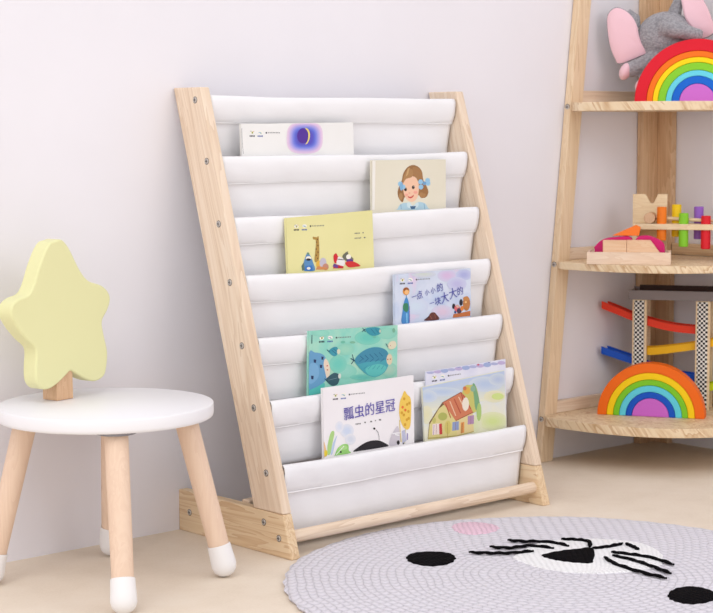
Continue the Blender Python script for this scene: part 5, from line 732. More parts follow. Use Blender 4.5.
  ((204,214,226), 0, [(197.0,24.1),(194.0,28.4),(186.2,31.4),(174.4,32.7),(160.3,32.2),(145.5,29.9),(131.8,26.2),(120.8,21.5),(113.9,16.3),(111.7,11.4),(114.6,7.1),(122.2,4.2),(133.7,2.8),(147.6,3.2),(162.4,5.4),(176.3,9.1),(187.5,13.8),(194.7,19.0)]),
  ((199,211,226), 0, [(189.2,22.9),(186.7,26.4),(180.3,28.9),(170.7,30.0),(159.2,29.5),(147.0,27.7),(135.8,24.7),(126.8,20.8),(121.0,16.6),(119.3,12.5),(121.6,9.0),(127.9,6.6),(137.3,5.5),(148.8,5.8),(160.9,7.6),(172.3,10.6),(181.5,14.5),(187.3,18.8)]),
  ((194,207,226), 0, [(181.4,21.8),(179.5,24.5),(174.5,26.4),(167.0,27.3),(158.0,26.9),(148.5,25.5),(139.7,23.1),(132.7,20.1),(128.2,16.8),(126.8,13.6),(128.7,10.9),(133.6,9.0),(141.0,8.1),(149.9,8.4),(159.4,9.8),(168.2,12.2),(175.4,15.2),(180.0,18.5)]),
  ((189,204,226), 0, [(173.6,20.6),(172.3,22.6),(168.7,23.9),(163.3,24.5),(156.9,24.3),(150.1,23.3),(143.7,21.6),(138.7,19.4),(135.4,17.1),(134.4,14.8),(135.8,12.8),(139.3,11.4),(144.6,10.8),(151.0,11.0),(157.9,12.0),(164.2,13.7),(169.3,15.9),(172.6,18.3)]),
  ((184,201,226), 0, [(165.9,19.4),(165.1,20.6),(162.9,21.5),(159.7,21.9),(155.7,21.7),(151.6,21.1),(147.7,20.1),(144.6,18.7),(142.7,17.3),(142.0,15.9),(142.9,14.7),(145.0,13.9),(148.3,13.5),(152.2,13.6),(156.3,14.2),(160.2,15.3),(163.3,16.6),(165.3,18.0)]),
  ((205,215,226), 0, [(35.2,21.4),(33.5,24.8),(29.5,27.4),(23.4,28.8),(16.2,29.0),(8.6,27.8),(1.6,25.4),(-4.0,22.2),(-7.5,18.4),(-8.5,14.7),(-6.9,11.3),(-2.9,8.7),(3.1,7.2),(10.3,7.1),(17.9,8.2),(24.9,10.5),(30.6,13.8),(34.1,17.6)]),
  ((200,212,226), 0, [(31.2,20.8),(29.9,23.6),(26.5,25.7),(21.6,26.9),(15.6,27.0),(9.4,26.0),(3.7,24.1),(-0.9,21.4),(-3.8,18.4),(-4.6,15.3),(-3.3,12.5),(0.0,10.4),(4.9,9.2),(10.8,9.0),(17.0,10.0),(22.8,11.9),(27.4,14.6),(30.4,17.6)]),
  ((196,210,227), 0, [(27.2,20.2),(26.2,22.3),(23.6,24.0),(19.7,24.9),(15.1,25.0),(10.2,24.3),(5.8,22.8),(2.2,20.7),(-0.1,18.3),(-0.7,15.9),(0.3,13.7),(2.9,12.0),(6.7,11.1),(11.3,11.0),(16.2,11.7),(20.7,13.2),(24.3,15.3),(26.6,17.7)]),
  ((192,207,227), 0, [(23.3,19.5),(22.5,21.1),(20.7,22.3),(17.9,23.0),(14.6,23.0),(11.1,22.5),(7.9,21.4),(5.3,19.9),(3.7,18.2),(3.2,16.5),(3.9,14.9),(5.8,13.7),(8.5,13.0),(11.9,13.0),(15.4,13.5),(18.6,14.6),(21.2,16.1),(22.8,17.8)]),
  ((188,204,227), 0, [(19.3,18.9),(18.9,19.9),(17.8,20.6),(16.1,21.0),(14.0,21.1),(11.9,20.7),(10.0,20.1),(8.4,19.2),(7.4,18.1),(7.1,17.1),(7.6,16.1),(8.7,15.4),(10.4,15.0),(12.4,14.9),(14.5,15.3),(16.5,15.9),(18.1,16.8),(19.1,17.9)]),
  ((203,213,225), 0, [(209.5,17.6),(207.8,21.2),(203.4,23.8),(196.9,25.4),(189.1,25.5),(180.9,24.3),(173.3,21.8),(167.3,18.5),(163.5,14.6),(162.4,10.7),(164.1,7.2),(168.4,4.5),(174.8,2.9),(182.6,2.8),(190.8,4.0),(198.4,6.4),(204.5,9.7),(208.4,13.6)]),
  ((198,209,224), 0, [(205.2,17.0),(203.8,19.9),(200.2,22.1),(194.9,23.3),(188.5,23.4),(181.8,22.4),(175.6,20.4),(170.6,17.7),(167.5,14.5),(166.6,11.3),(168.0,8.4),(171.5,6.2),(176.8,5.0),(183.2,4.8),(189.9,5.8),(196.1,7.8),(201.1,10.5),(204.3,13.7)]),
  ((193,205,223), 0, [(201.0,16.3),(199.9,18.6),(197.1,20.3),(192.9,21.3),(187.9,21.4),(182.7,20.6),(177.8,19.1),(173.9,16.9),(171.5,14.4),(170.8,11.9),(171.9,9.7),(174.7,7.9),(178.8,7.0),(183.8,6.8),(189.0,7.6),(193.9,9.2),(197.8,11.3),(200.2,13.8)]),
  ((188,201,223), 0, [(196.7,15.7),(195.9,17.3),(193.9,18.6),(190.9,19.3),(187.3,19.4),(183.5,18.8),(180.1,17.7),(177.3,16.1),(175.5,14.3),(175.0,12.5),(175.8,10.9),(177.8,9.7),(180.8,9.0),(184.3,8.9),(188.1,9.4),(191.6,10.6),(194.4,12.1),(196.2,13.9)]),
  ((183,197,222), 0, [(192.4,15.1),(192.0,16.1),(190.7,16.8),(188.9,17.3),(186.7,17.3),(184.4,17.0),(182.3,16.3),(180.6,15.3),(179.5,14.3),(179.2,13.1),(179.7,12.2),(180.9,11.4),(182.7,11.0),(184.9,10.9),(187.2,11.3),(189.3,12.0),(191.0,12.9),(192.1,14.0)]),
  ((222,225,185), 0, [(207.6,92.5),(204.8,97.8),(197.5,101.6),(186.7,103.5),(173.7,103.4),(160.1,101.1),(147.6,97.0),(137.6,91.7),(131.3,85.7),(129.4,79.7),(132.2,74.5),(139.3,70.7),(149.9,68.8),(162.7,68.8),(176.3,71.0),(189.0,75.0),(199.2,80.4),(205.7,86.5)]),
  ((219,224,176), 0, [(200.5,91.4),(198.2,95.7),(192.2,98.8),(183.3,100.4),(172.7,100.2),(161.6,98.4),(151.3,95.1),(143.1,90.7),(137.9,85.7),(136.4,80.9),(138.6,76.6),(144.5,73.5),(153.1,71.9),(163.7,71.9),(174.8,73.7),(185.2,77.0),(193.6,81.4),(198.9,86.4)]),
  ((215,223,167), 0, [(193.4,90.2),(191.5,93.5),(186.9,96.0),(180.0,97.2),(171.7,97.1),(163.0,95.7),(155.0,93.1),(148.6,89.7),(144.5,85.8),(143.3,82.0),(145.1,78.7),(149.6,76.2),(156.4,75.0),(164.7,75.0),(173.4,76.4),(181.5,79.0),(188.0,82.4),(192.1,86.3)]),
  ((212,223,158), 0, [(186.2,89.0),(184.9,91.4),(181.6,93.2),(176.7,94.1),(170.7,94.0),(164.5,93.0),(158.7,91.1),(154.1,88.7),(151.2,85.9),(150.3,83.1),(151.6,80.7),(154.8,79.0),(159.7,78.1),(165.7,78.1),(171.9,79.2),(177.7,81.0),(182.4,83.5),(185.4,86.3)]),
  ((209,222,149), 0, [(179.2,87.9),(178.4,89.3),(176.4,90.4),(173.4,90.9),(169.7,90.9),(165.9,90.3),(162.4,89.1),(159.6,87.6),(157.8,86.0),(157.3,84.3),(158.1,82.8),(160.1,81.8),(163.0,81.2),(166.7,81.2),(170.5,81.9),(174.0,83.0),(176.8,84.5),(178.6,86.2)]),
  ((227,225,194), 0, [(203.2,47.2),(201.2,50.7),(196.1,53.3),(188.6,54.6),(179.5,54.5),(170.0,53.0),(161.2,50.3),(154.1,46.8),(149.7,42.8),(148.3,38.8),(150.3,35.3),(155.2,32.8),(162.7,31.5),(171.7,31.5),(181.2,33.0),(190.1,35.6),(197.2,39.2),(201.8,43.2)]),
  ((227,224,190), 0, [(198.2,46.5),(196.6,49.3),(192.4,51.4),(186.2,52.5),(178.8,52.4),(171.0,51.2),(163.8,49.0),(158.0,46.1),(154.3,42.8),(153.2,39.5),(154.8,36.7),(158.9,34.6),(165.0,33.5),(172.4,33.6),(180.2,34.8),(187.5,36.9),(193.3,39.9),(197.1,43.2)]),
  ((226,223,186), 0, [(193.2,45.7),(191.9,47.9),(188.7,49.6),(183.9,50.4),(178.1,50.3),(172.0,49.4),(166.4,47.7),(161.8,45.4),(159.0,42.8),(158.1,40.3),(159.4,38.1),(162.5,36.4),(167.3,35.6),(173.1,35.6),(179.2,36.6),(184.9,38.3),(189.4,40.6),(192.3,43.1)]),
  ((226,223,183), 0, [(188.2,44.9),(187.3,46.5),(185.0,47.7),(181.6,48.3),(177.4,48.3),(173.0,47.6),(168.9,46.4),(165.7,44.7),(163.6,42.9),(163.0,41.1),(163.9,39.5),(166.2,38.3),(169.6,37.7),(173.8,37.7),(178.2,38.4),(182.2,39.6),(185.5,41.2),(187.6,43.1)]),
  ((226,222,179), 0, [(183.3,44.2),(182.7,45.1),(181.3,45.9),(179.2,46.2),(176.7,46.2),(174.0,45.8),(171.5,45.0),(169.6,44.0),(168.3,42.9),(167.9,41.8),(168.5,40.8),(169.9,40.1),(172.0,39.8),(174.5,39.8),(177.2,40.2),(179.6,40.9),(181.6,41.9),(182.9,43.1)]),
  ((227,225,195), 0, [(21.6,51.4),(20.2,56.6),(17.3,61.0),(13.1,63.9),(8.2,65.0),(3.2,64.2),(-1.4,61.5),(-5.0,57.3),(-7.1,52.2),(-7.5,46.7),(-6.2,41.4),(-3.3,37.1),(0.8,34.2),(5.7,33.1),(10.8,33.9),(15.4,36.5),(19.0,40.6),(21.1,45.8)]),
  ((227,224,192), 0, [(18.9,50.9),(17.8,55.3),(15.4,58.8),(12.0,61.2),(8.0,62.1),(3.9,61.4),(0.1,59.3),(-2.8,55.9),(-4.6,51.6),(-4.9,47.1),(-3.8,42.8),(-1.4,39.2),(2.0,36.9),(6.0,35.9),(10.1,36.6),(13.9,38.7),(16.8,42.1),(18.6,46.4)]),
  ((226,223,189), 0, [(16.3,50.5),(15.5,53.9),(13.6,56.7),(10.9,58.5),(7.8,59.2),(4.5,58.7),(1.6,57.0),(-0.7,54.4),(-2.0,51.1),(-2.3,47.5),(-1.5,44.2),(0.4,41.4),(3.1,39.5),(6.2,38.8),(9.4,39.3),(12.4,41.0),(14.7,43.7),(16.0,47.0)]),
  ((226,223,186), 0, [(13.7,50.1),(13.1,52.5),(11.7,54.5),(9.8,55.8),(7.5,56.4),(5.2,56.0),(3.1,54.8),(1.5,52.9),(0.5,50.5),(0.3,47.9),(0.9,45.5),(2.2,43.5),(4.2,42.2),(6.4,41.7),(8.7,42.0),(10.8,43.3),(12.5,45.2),(13.5,47.5)]),
  ((226,222,183), 0, [(11.1,49.7),(10.7,51.1),(9.9,52.4),(8.7,53.2),(7.3,53.5),(5.9,53.3),(4.6,52.5),(3.6,51.4),(3.0,49.9),(2.9,48.4),(3.3,46.9),(4.1,45.7),(5.3,44.9),(6.6,44.5),(8.0,44.8),(9.3,45.5),(10.3,46.7),(10.9,48.1)]),
  ((223,225,192), 0, [(140.6,87.1),(138.7,92.4),(134.3,96.6),(127.9,99.2),(120.2,99.9),(112.2,98.6),(104.9,95.4),(99.2,90.7),(95.6,85.2),(94.7,79.5),(96.5,74.2),(100.8,70.0),(107.2,67.4),(114.8,66.6),(122.8,67.9),(130.1,71.1),(136.0,75.7),(139.6,81.2)]),
  ((220,224,188), 0, [(136.4,86.4),(134.9,90.7),(131.3,94.2),(126.0,96.3),(119.7,96.9),(113.2,95.8),(107.2,93.2),(102.4,89.4),(99.5,84.9),(98.8,80.2),(100.3,75.8),(103.8,72.4),(109.0,70.2),(115.3,69.6),(121.8,70.7),(127.9,73.3),(132.6,77.1),(135.6,81.6)]),
  ((218,223,183), 0, [(132.2,85.7),(131.1,89.1),(128.2,91.8),(124.1,93.5),(119.2,93.9),(114.1,93.0),(109.4,91.0),(105.7,88.1),(103.5,84.5),(102.9,80.8),(104.0,77.4),(106.8,74.7),(110.9,73.1),(115.8,72.6),(120.9,73.4),(125.6,75.5),(129.3,78.4),(131.6,82.0)]),
  ((215,223,179), 0, [(128.1,85.0),(127.2,87.4),(125.2,89.4),(122.3,90.6),(118.7,90.9),(115.1,90.3),(111.7,88.8),(109.0,86.7),(107.4,84.2),(107.0,81.5),(107.8,79.1),(109.8,77.1),(112.8,75.9),(116.3,75.6),(119.9,76.2),(123.3,77.7),(126.0,79.8),(127.6,82.3)]),
  ((212,222,174), 0, [(123.9,84.3),(123.4,85.8),(122.2,87.0),(120.4,87.7),(118.3,87.9),(116.0,87.5),(114.0,86.6),(112.4,85.4),(111.3,83.8),(111.1,82.2),(111.6,80.7),(112.8,79.5),(114.6,78.8),(116.7,78.6),(119.0,79.0),(121.0,79.8),(122.7,81.1),(123.7,82.7)]),
  ((200,196,110), 1, [(95.5,22.5),(103.9,12.9),(117.3,13.6),(126.9,14.2),(133.6,28.3),(137.2,56.3),(130.8,62.1),(97.9,63.7),(90.4,38.0)]),
  ((120,168,124), 1, [(121.1,14.1),(127.6,15.1),(136.3,42.4),(137.1,57.6),(126.5,58.7),(123.3,34.9)]),
  ((218,206,140), 0, [(13.0,66.0),(45.4,33.7),(48.8,36.9),(78.3,70.0),(77.9,98.4),(7.9,91.9)]),
  ((224,206,150), 0, [(78.3,70.0),(119.2,61.6),(120.2,97.4),(77.9,98.4)]),
  ((206,124,90), 0, [(45.4,33.7),(92.4,22.6),(102.4,31.7),(120.0,62.3),(76.3,70.5),(57.5,46.4)]),
  ((120,92,62), 0, [(45.4,33.7),(50.7,37.2),(37.1,43.1),(12.8,67.3),(12.4,63.3)]),
  ((176,74,56), 0, [(52.5,36.7),(63.8,64.1),(65.6,63.3),(54.3,35.9)]),
  ((232,200,170), 0, [(63.2,34.6),(76.1,62.1),(77.9,61.3),(65.0,33.8)]),
  ((176,74,56), 0, [(74.0,32.6),(88.5,60.1),(90.3,59.1),(75.8,31.6)]),
  ((232,200,170), 0, [(84.8,30.5),(100.9,58.0),(102.7,57.0),(86.6,29.5)]),
  ((176,74,56), 0, [(95.8,28.3),(113.5,55.9),(115.1,54.9),(97.4,27.3)]),
  ((130,70,50), 0, [(45.4,34.8),(92.5,23.2),(92.3,22.0),(45.2,33.6)]),
  ((150,60,48), 0, [(91.6,22.8),(100.3,56.8),(101.9,56.4),(93.2,22.4)]),
  ((150,80,54), 0, [(76.4,71.2),(120.8,63.1),(120.6,61.7),(76.2,69.8)]),
  ((236,226,210), 0, [(110.4,46.6),(109.7,50.2),(108.3,53.3),(106.2,55.6),(103.7,56.9),(101.1,57.1),(98.6,56.1),(96.4,54.1),(94.8,51.2),(93.8,47.7),(93.7,44.0),(94.4,40.4),(95.9,37.3),(97.9,34.9),(100.4,33.6),(103.0,33.4),(105.5,34.4),(107.7,36.5),(109.4,39.4),(110.3,42.9)]),
  ((220,176,84), 0, [(114.6,23.2),(114.1,25.2),(112.8,26.8),(111.0,28.0),(108.9,28.6),(106.5,28.5),(104.2,27.9),(102.1,26.6),(100.6,24.9),(99.6,23.0),(99.4,20.9),(100.0,19.0),(101.2,17.4),(103.0,16.2),(105.2,15.6),(107.5,15.6),(109.8,16.3),(111.9,17.5),(113.5,19.2),(114.4,21.2)]),
  ((140,176,150), 0, [(127.9,22.0),(127.4,23.6),(126.4,25.0),(125.0,26.0),(123.2,26.5),(121.3,26.4),(119.4,25.9),(117.8,24.9),(116.5,23.5),(115.8,21.8),(115.6,20.1),(116.1,18.5),(117.1,17.1),(118.5,16.1),(120.3,15.6),(122.2,15.7),(124.0,16.2),(125.7,17.2),(126.9,18.6),(127.7,20.3)]),
  ((206,120,80), 0, [(106.2,18.2),(105.4,19.9),(103.6,21.1),(101.3,21.2),(99.1,20.4),(97.5,18.8),(97.1,16.8),(97.8,15.0),(99.6,13.9),(101.9,13.7),(104.2,14.6),(105.7,16.2)]),
  ((236,220,214), 0, [(20.3,67.2),(38.8,68.7),(37.2,87.2),(18.7,85.7)]),
  ((150,90,70), 0, [(29.0,68.7),(27.6,86.2),(28.4,86.2),(29.8,68.7)]),
  ((140,156,196), 0, [(68.3,71.6),(84.1,72.6),(82.9,87.6),(67.0,86.6)]),
  ((150,90,70), 0, [(75.7,72.9),(74.6,86.8),(75.4,86.8),(76.5,72.9)]),
  ((176,140,176), 0, [(106.5,67.0),(121.8,67.8),(120.6,82.9),(105.2,82.0)]),
  ((150,90,70), 0, [(113.7,68.2),(112.5,82.2),(113.3,82.2),(114.5,68.2)]),
  ((222,150,80), 0, [(88.9,75.8),(97.3,75.6),(95.8,94.4),(87.3,94.6)]),
  ((150,90,70), 0, [(92.6,76.5),(91.2,94.2),(92.0,94.2),(93.4,76.5)]),
  ((196,60,60), 0, [(35.7,69.8),(42.4,69.5),(42.8,88.4),(35.7,88.0)]),
  ((150,120,180), 0, [(23.2,69.0),(21.1,86.1),(22.3,86.3),(24.4,69.2)]),
  ((150,110,60), 0, [(90.4,78.8),(88.3,94.8),(89.3,95.0),(91.4,79.0)]),
  ((176,180,96), 0, [(56.4,59.7),(55.0,62.5),(51.7,64.4),(47.2,65.0),(42.2,64.2),(37.9,62.1),(35.0,59.3),(34.2,56.1),(35.5,53.3),(38.8,51.4),(43.3,50.7),(48.3,51.5),(52.6,53.6),(55.5,56.5)]),
  ((210,196,110), 0, [(64.9,80.0),(63.7,85.0),(61.1,88.7),(57.6,90.4),(54.0,89.8),(50.9,86.9),(48.9,82.5),(48.6,77.3),(49.8,72.3),(52.4,68.6),(55.8,66.9),(59.5,67.5),(62.6,70.3),(64.5,74.8)]),
  ((196,190,110), 0, [(28.9,61.9),(28.1,64.5),(26.3,66.2),(24.0,66.5),(21.9,65.4),(20.4,63.2),(20.1,60.5),(20.9,57.9),(22.6,56.3),(24.9,55.9),(27.0,57.0),(28.5,59.2)]),
  ((170,200,120), 0, [(140.8,65.1),(139.6,72.0),(137.4,77.4),(134.7,80.2),(131.9,79.7),(129.7,76.2),(128.5,70.3),(128.4,63.1),(129.6,56.2),(131.8,50.8),(134.5,48.0),(137.2,48.5),(139.5,52.0),(140.7,57.9)]),
  ((150,120,70), 0, [(12.4,66.4),(7.5,90.5),(8.5,90.7),(13.4,66.6)]),
  ((170,140,80), 0, [(55.4,70.4),(54.7,96.8),(55.7,96.8),(56.4,70.4)]),
  ((176,160,90), 0, [(7.9,90.6),(77.9,98.2),(119.5,97.5),(119.5,95.9),(77.9,96.6),(8.1,89.0)]),
  ((206,222,140), 0, [(199.2,46.6),(197.4,49.0),(192.9,50.4),(186.5,50.6),(179.5,49.5),(173.3,47.4),(169.1,44.6),(167.8,41.8),(169.5,39.4),(174.0,38.0),(180.4,37.8),(187.4,38.9),(193.6,41.0),(197.8,43.8)]),
 ],
 'lilac': [
  ('ivory', 0, [(25.8,12.3),(25.1,13.7),(23.1,14.6),(20.4,14.7),(17.8,14.0),(16.0,12.7),(15.4,11.0),(16.2,9.6),(18.1,8.7),(20.8,8.6),(23.4,9.3),(25.2,10.7)]),
  ('ivory', 0, [(46.1,12.7),(45.2,14.1),(43.0,14.9),(40.1,15.0),(37.3,14.2),(35.2,12.9),(34.5,11.4),(35.4,10.0),(37.6,9.2),(40.4,9.1),(43.3,9.9),(45.4,11.2)]),
  ('olive', 0, [(19.5,10.3),(22.8,10.7),(22.6,13.8),(19.3,13.4)]),
  ('grey', 0, [(16.0,8.9),(19.8,9.4),(19.7,10.2),(15.9,9.8)]),
  ('orange_s', 0, [(22.6,9.4),(25.5,9.8),(25.5,10.6),(22.6,10.3)]),
  ('sky_s', 0, [(35.8,11.1),(42.0,11.9),(41.9,12.9),(35.7,12.2)]),
  ('teal_s', 0, [(39.8,12.7),(43.6,13.2),(43.6,14.2),(39.7,13.7)]),
  ('ink', 0, [(14.4,16.3),(16.7,16.6),(16.6,19.1),(14.2,18.9)]),
  ('ink', 0, [(17.7,16.4),(20.1,16.7),(19.9,19.2),(17.6,18.9)]),
  ('ink', 0, [(21.1,16.4),(23.4,16.7),(23.3,19.3),(20.9,19.0)]),
  ('ink', 0, [(24.2,16.5),(26.6,16.8),(26.4,19.3),(24.0,19.1)]),
  ('blue_s', 0, [(33.5,16.9),(35.9,17.2),(35.8,19.6),(33.4,19.3)]),
  ('blue_s', 0, [(36.9,17.0),(39.3,17.3),(39.1,19.7),(36.7,19.4)]),
  ('blue_s', 0, [(40.3,17.1),(42.7,17.4),(42.5,19.8),(40.1,19.5)]),
  ('blue_s', 0, [(43.4,17.1),(45.8,17.4),(45.7,19.8),(43.3,19.5)]),
  ('ink', 0, [(53.0,11.5),(56.6,11.9),(56.5,14.5),(52.9,14.1)]),
  ('grey', 0, [(59.1,11.9),(61.3,12.2),(61.2,13.9),(59.0,13.7)]),
  ('grey', 0, [(62.8,12.0),(65.0,12.3),(64.9,14.0),(62.8,13.7)]),
  ('grey', 0, [(66.6,12.1),(68.8,12.3),(68.7,14.1),(66.5,13.8)]),
  ('grey', 0, [(70.4,12.1),(72.6,12.4),(72.5,14.1),(70.3,13.9)]),
  ('grey', 0, [(74.2,12.2),(76.4,12.5),(76.3,14.2),(74.1,13.9)]),
  ('grey', 0, [(78.0,12.3),(80.2,12.5),(80.1,14.3),(77.9,14.0)]),
  ('grey', 0, [(81.8,12.4),(84.0,12.6),(83.9,14.3),(81.7,14.1)]),
  ((176,180,216), 0, [(20.3,3.4),(19.0,4.5),(15.4,4.9),(10.6,4.7),(5.9,3.8),(2.5,2.5),(1.3,1.2),(2.6,0.2),(6.1,-0.3),(10.9,-0.1),(15.7,0.8),(19.1,2.1)]),
  ((190,176,214), 0, [(37.4,3.8),(36.0,5.2),(32.4,6.0),(27.6,5.8),(22.8,4.8),(19.4,3.3),(18.2,1.5),(19.6,0.1),(23.1,-0.7),(28.0,-0.5),(32.7,0.5),(36.2,2.0)]),
  ((160,176,216), 0, [(54.6,4.1),(53.2,5.9),(49.6,7.0),(44.7,7.0),(39.9,5.9),(36.5,4.0),(35.3,1.8),(36.7,-0.0),(40.3,-1.0),(45.2,-1.0),(50.0,0.1),(53.4,1.9)]),
  ((176,180,216), 0, [(72.0,4.4),(70.6,5.5),(67.0,5.9),(62.1,5.7),(57.2,4.8),(53.7,3.5),(52.5,2.2),(53.8,1.1),(57.5,0.6),(62.3,0.9),(67.2,1.8),(70.7,3.1)]),
  ((190,176,214), 0, [(89.5,4.8),(88.1,6.2),(84.4,7.0),(79.4,6.8),(74.6,5.8),(71.0,4.2),(69.8,2.5),(71.2,1.0),(74.9,0.3),(79.8,0.4),(84.7,1.4),(88.2,3.0)]),
  ((160,176,216), 0, [(107.1,5.1),(105.6,7.0),(101.9,8.0),(96.9,8.0),(92.0,6.9),(88.5,5.0),(87.3,2.8),(88.7,0.9),(92.4,-0.1),(97.4,-0.1),(102.3,1.0),(105.9,2.9)]),
  ((176,180,216), 0, [(124.8,5.4),(123.4,6.5),(119.7,7.0),(114.7,6.7),(109.7,5.8),(106.1,4.5),(104.9,3.1),(106.3,2.1),(110.0,1.6),(115.0,1.9),(120.0,2.7),(123.6,4.1)]),
  ((190,176,214), 0, [(142.7,5.8),(141.3,7.2),(137.5,8.0),(132.5,7.9),(127.5,6.9),(123.9,5.2),(122.6,3.5),(124.1,2.0),(127.8,1.2),(132.8,1.4),(137.8,2.4),(141.5,4.0)]),
  ((160,176,216), 0, [(160.8,6.1),(159.3,8.0),(155.5,9.1),(150.4,9.0),(145.4,7.9),(141.7,6.0),(140.5,3.8),(142.0,1.9),(145.7,0.8),(150.8,0.9),(155.9,2.0),(159.5,3.9)]),
  ((176,180,216), 0, [(179.0,6.5),(177.5,7.5),(173.7,8.0),(168.6,7.8),(163.5,6.8),(159.8,5.5),(158.5,4.1),(159.9,3.1),(163.7,2.6),(168.8,2.8),(173.9,3.7),(177.6,5.1)]),
  ((190,176,214), 0, [(197.3,6.8),(195.8,8.3),(192.0,9.1),(186.8,8.9),(181.7,7.9),(178.0,6.3),(176.7,4.5),(178.1,3.0),(182.0,2.2),(187.1,2.3),(192.3,3.4),(196.0,5.0)]),
  ((196,90,110), 0, [(131.2,2.6),(130.2,3.6),(128.0,3.8),(125.9,3.1),(125.0,1.9),(126.0,0.8),(128.2,0.6),(130.4,1.3)]),
  ((110,120,180), 0, [(159.5,1.1),(158.3,1.8),(155.5,1.8),(152.8,1.2),(151.7,0.3),(152.8,-0.4),(155.6,-0.4),(158.4,0.2)]),
  ((130,146,196), 0, [(84.3,0.7),(83.1,1.5),(80.1,1.8),(76.3,1.3),(73.4,0.4),(72.3,-0.7),(73.5,-1.5),(76.5,-1.7),(80.2,-1.3),(83.2,-0.4)]),
  ((196,120,130), 0, [(152.5,-1.8),(151.1,-1.2),(147.8,-1.3),(144.5,-2.0),(143.2,-2.9),(144.6,-3.5),(147.9,-3.5),(151.2,-2.8)]),
 ],
}

NAMED = dict(ivory=(244, 240, 228), olive=(150, 160, 60), grey=(120, 118, 120), orange_s=(220, 140, 70), sky_s=(120, 170, 210), teal_s=(90, 160, 150), ink=(46, 44, 62), blue_s=(70, 96, 168), black_s=(34, 30, 34), navy=(40, 60, 84))
def wash(name, stops, scale=9, detail=3):
    m = mat(stops[0][1], .45, name, .35); t = NT(m); tc = t.n('ShaderNodeTexCoord'); n1 = t.n('ShaderNodeTexNoise', i_Scale=float(scale), i_Detail=float(detail)); t.l(tc.outputs['Object'], n1.inputs['Vector'])
    t.l(t.ramp(n1.outputs[0], stops), t.b.inputs['Base Color']); return m
COVER = dict(
    moon=wash('white_cover', [(.3, (234, 233, 230)), (.7, (240, 239, 237))]), girl=wash('cream_cover', [(.3, (224, 218, 198)), (.7, (230, 224, 206))]),
    yellow=wash('yellow_cover', [(.3, (228, 222, 158)), (.7, (233, 227, 166))]),
    sky=wash('lilac_sky_cover', [(.3, (188, 204, 232)), (.45, (214, 222, 238)), (.55, (204, 214, 232)), (.62, (222, 206, 228)), (.75, (190, 188, 228))], 14),
    fish=wash('sea_green_cover', [(.3, (112, 206, 190)), (.48, (150, 214, 196)), (.62, (168, 218, 196)), (.75, (184, 210, 188))], 22, 5),
    lady=wash('pale_grey_cover', [(.3, (240, 236, 238)), (.7, (246, 243, 244))]),
    house=wash('watercolour_meadow_cover', [(.3, (218, 226, 232)), (.5, (232, 230, 208)), (.7, (228, 232, 190))], 12),
    lilac=wash('lilac_topped_cover', [(.3, (214, 216, 236)), (.7, (232, 232, 242))], 16))
M_page = mat((244, 242, 238), .8, 'paper')
LBL = dict(
    moon=('white picture book with a blue and purple moon disc, in the top pocket', .004),
    girl=('cream picture book showing a brown-haired girl with light blue bows', .004),
    yellow=('yellow picture book with a giraffe and penguins drawn along its cover', .004),
    sky=('lilac-blue picture book with a tall blue-robed figure and slanted title lettering', .004),
    fish=('sea-green picture book covered with painted blue fish', .004),
    lady=('white picture book with purple title, black dome and yellow leafy tree', .004),
    house=('watercolour picture book showing a red-roofed cottage on a green meadow', .0026),
    lilac=('picture book with lilac blotched top peeking out behind the cottage book', .002))
def smooth_poly(p): return spline(p, True, 4)
TITLES = []
def cjk(name, s, size, mat_, parent, loc, rot, bold=.0, shear=0):
    cu = bpy.data.curves.new(name, 'FONT'); cu.body = s; cu.size = size; cu.offset = bold; cu.extrude = .00008; cu.shear = shear; cu.space_character = 1.0
    to = bpy.data.objects.new(name, cu); COL.objects.link(to)
    bpy.context.view_layer.update()
    me = bpy.data.meshes.new_from_object(to.evaluated_get(bpy.context.evaluated_depsgraph_get()))
    bpy.data.objects.remove(to); me.materials.clear(); me.materials.append(mat_)
    o = bpy.data.objects.new(name, me); COL.objects.link(o); o.parent = parent; o.location = loc; o.rotation_euler = rot
    return o
LEAN = math.radians(.5)
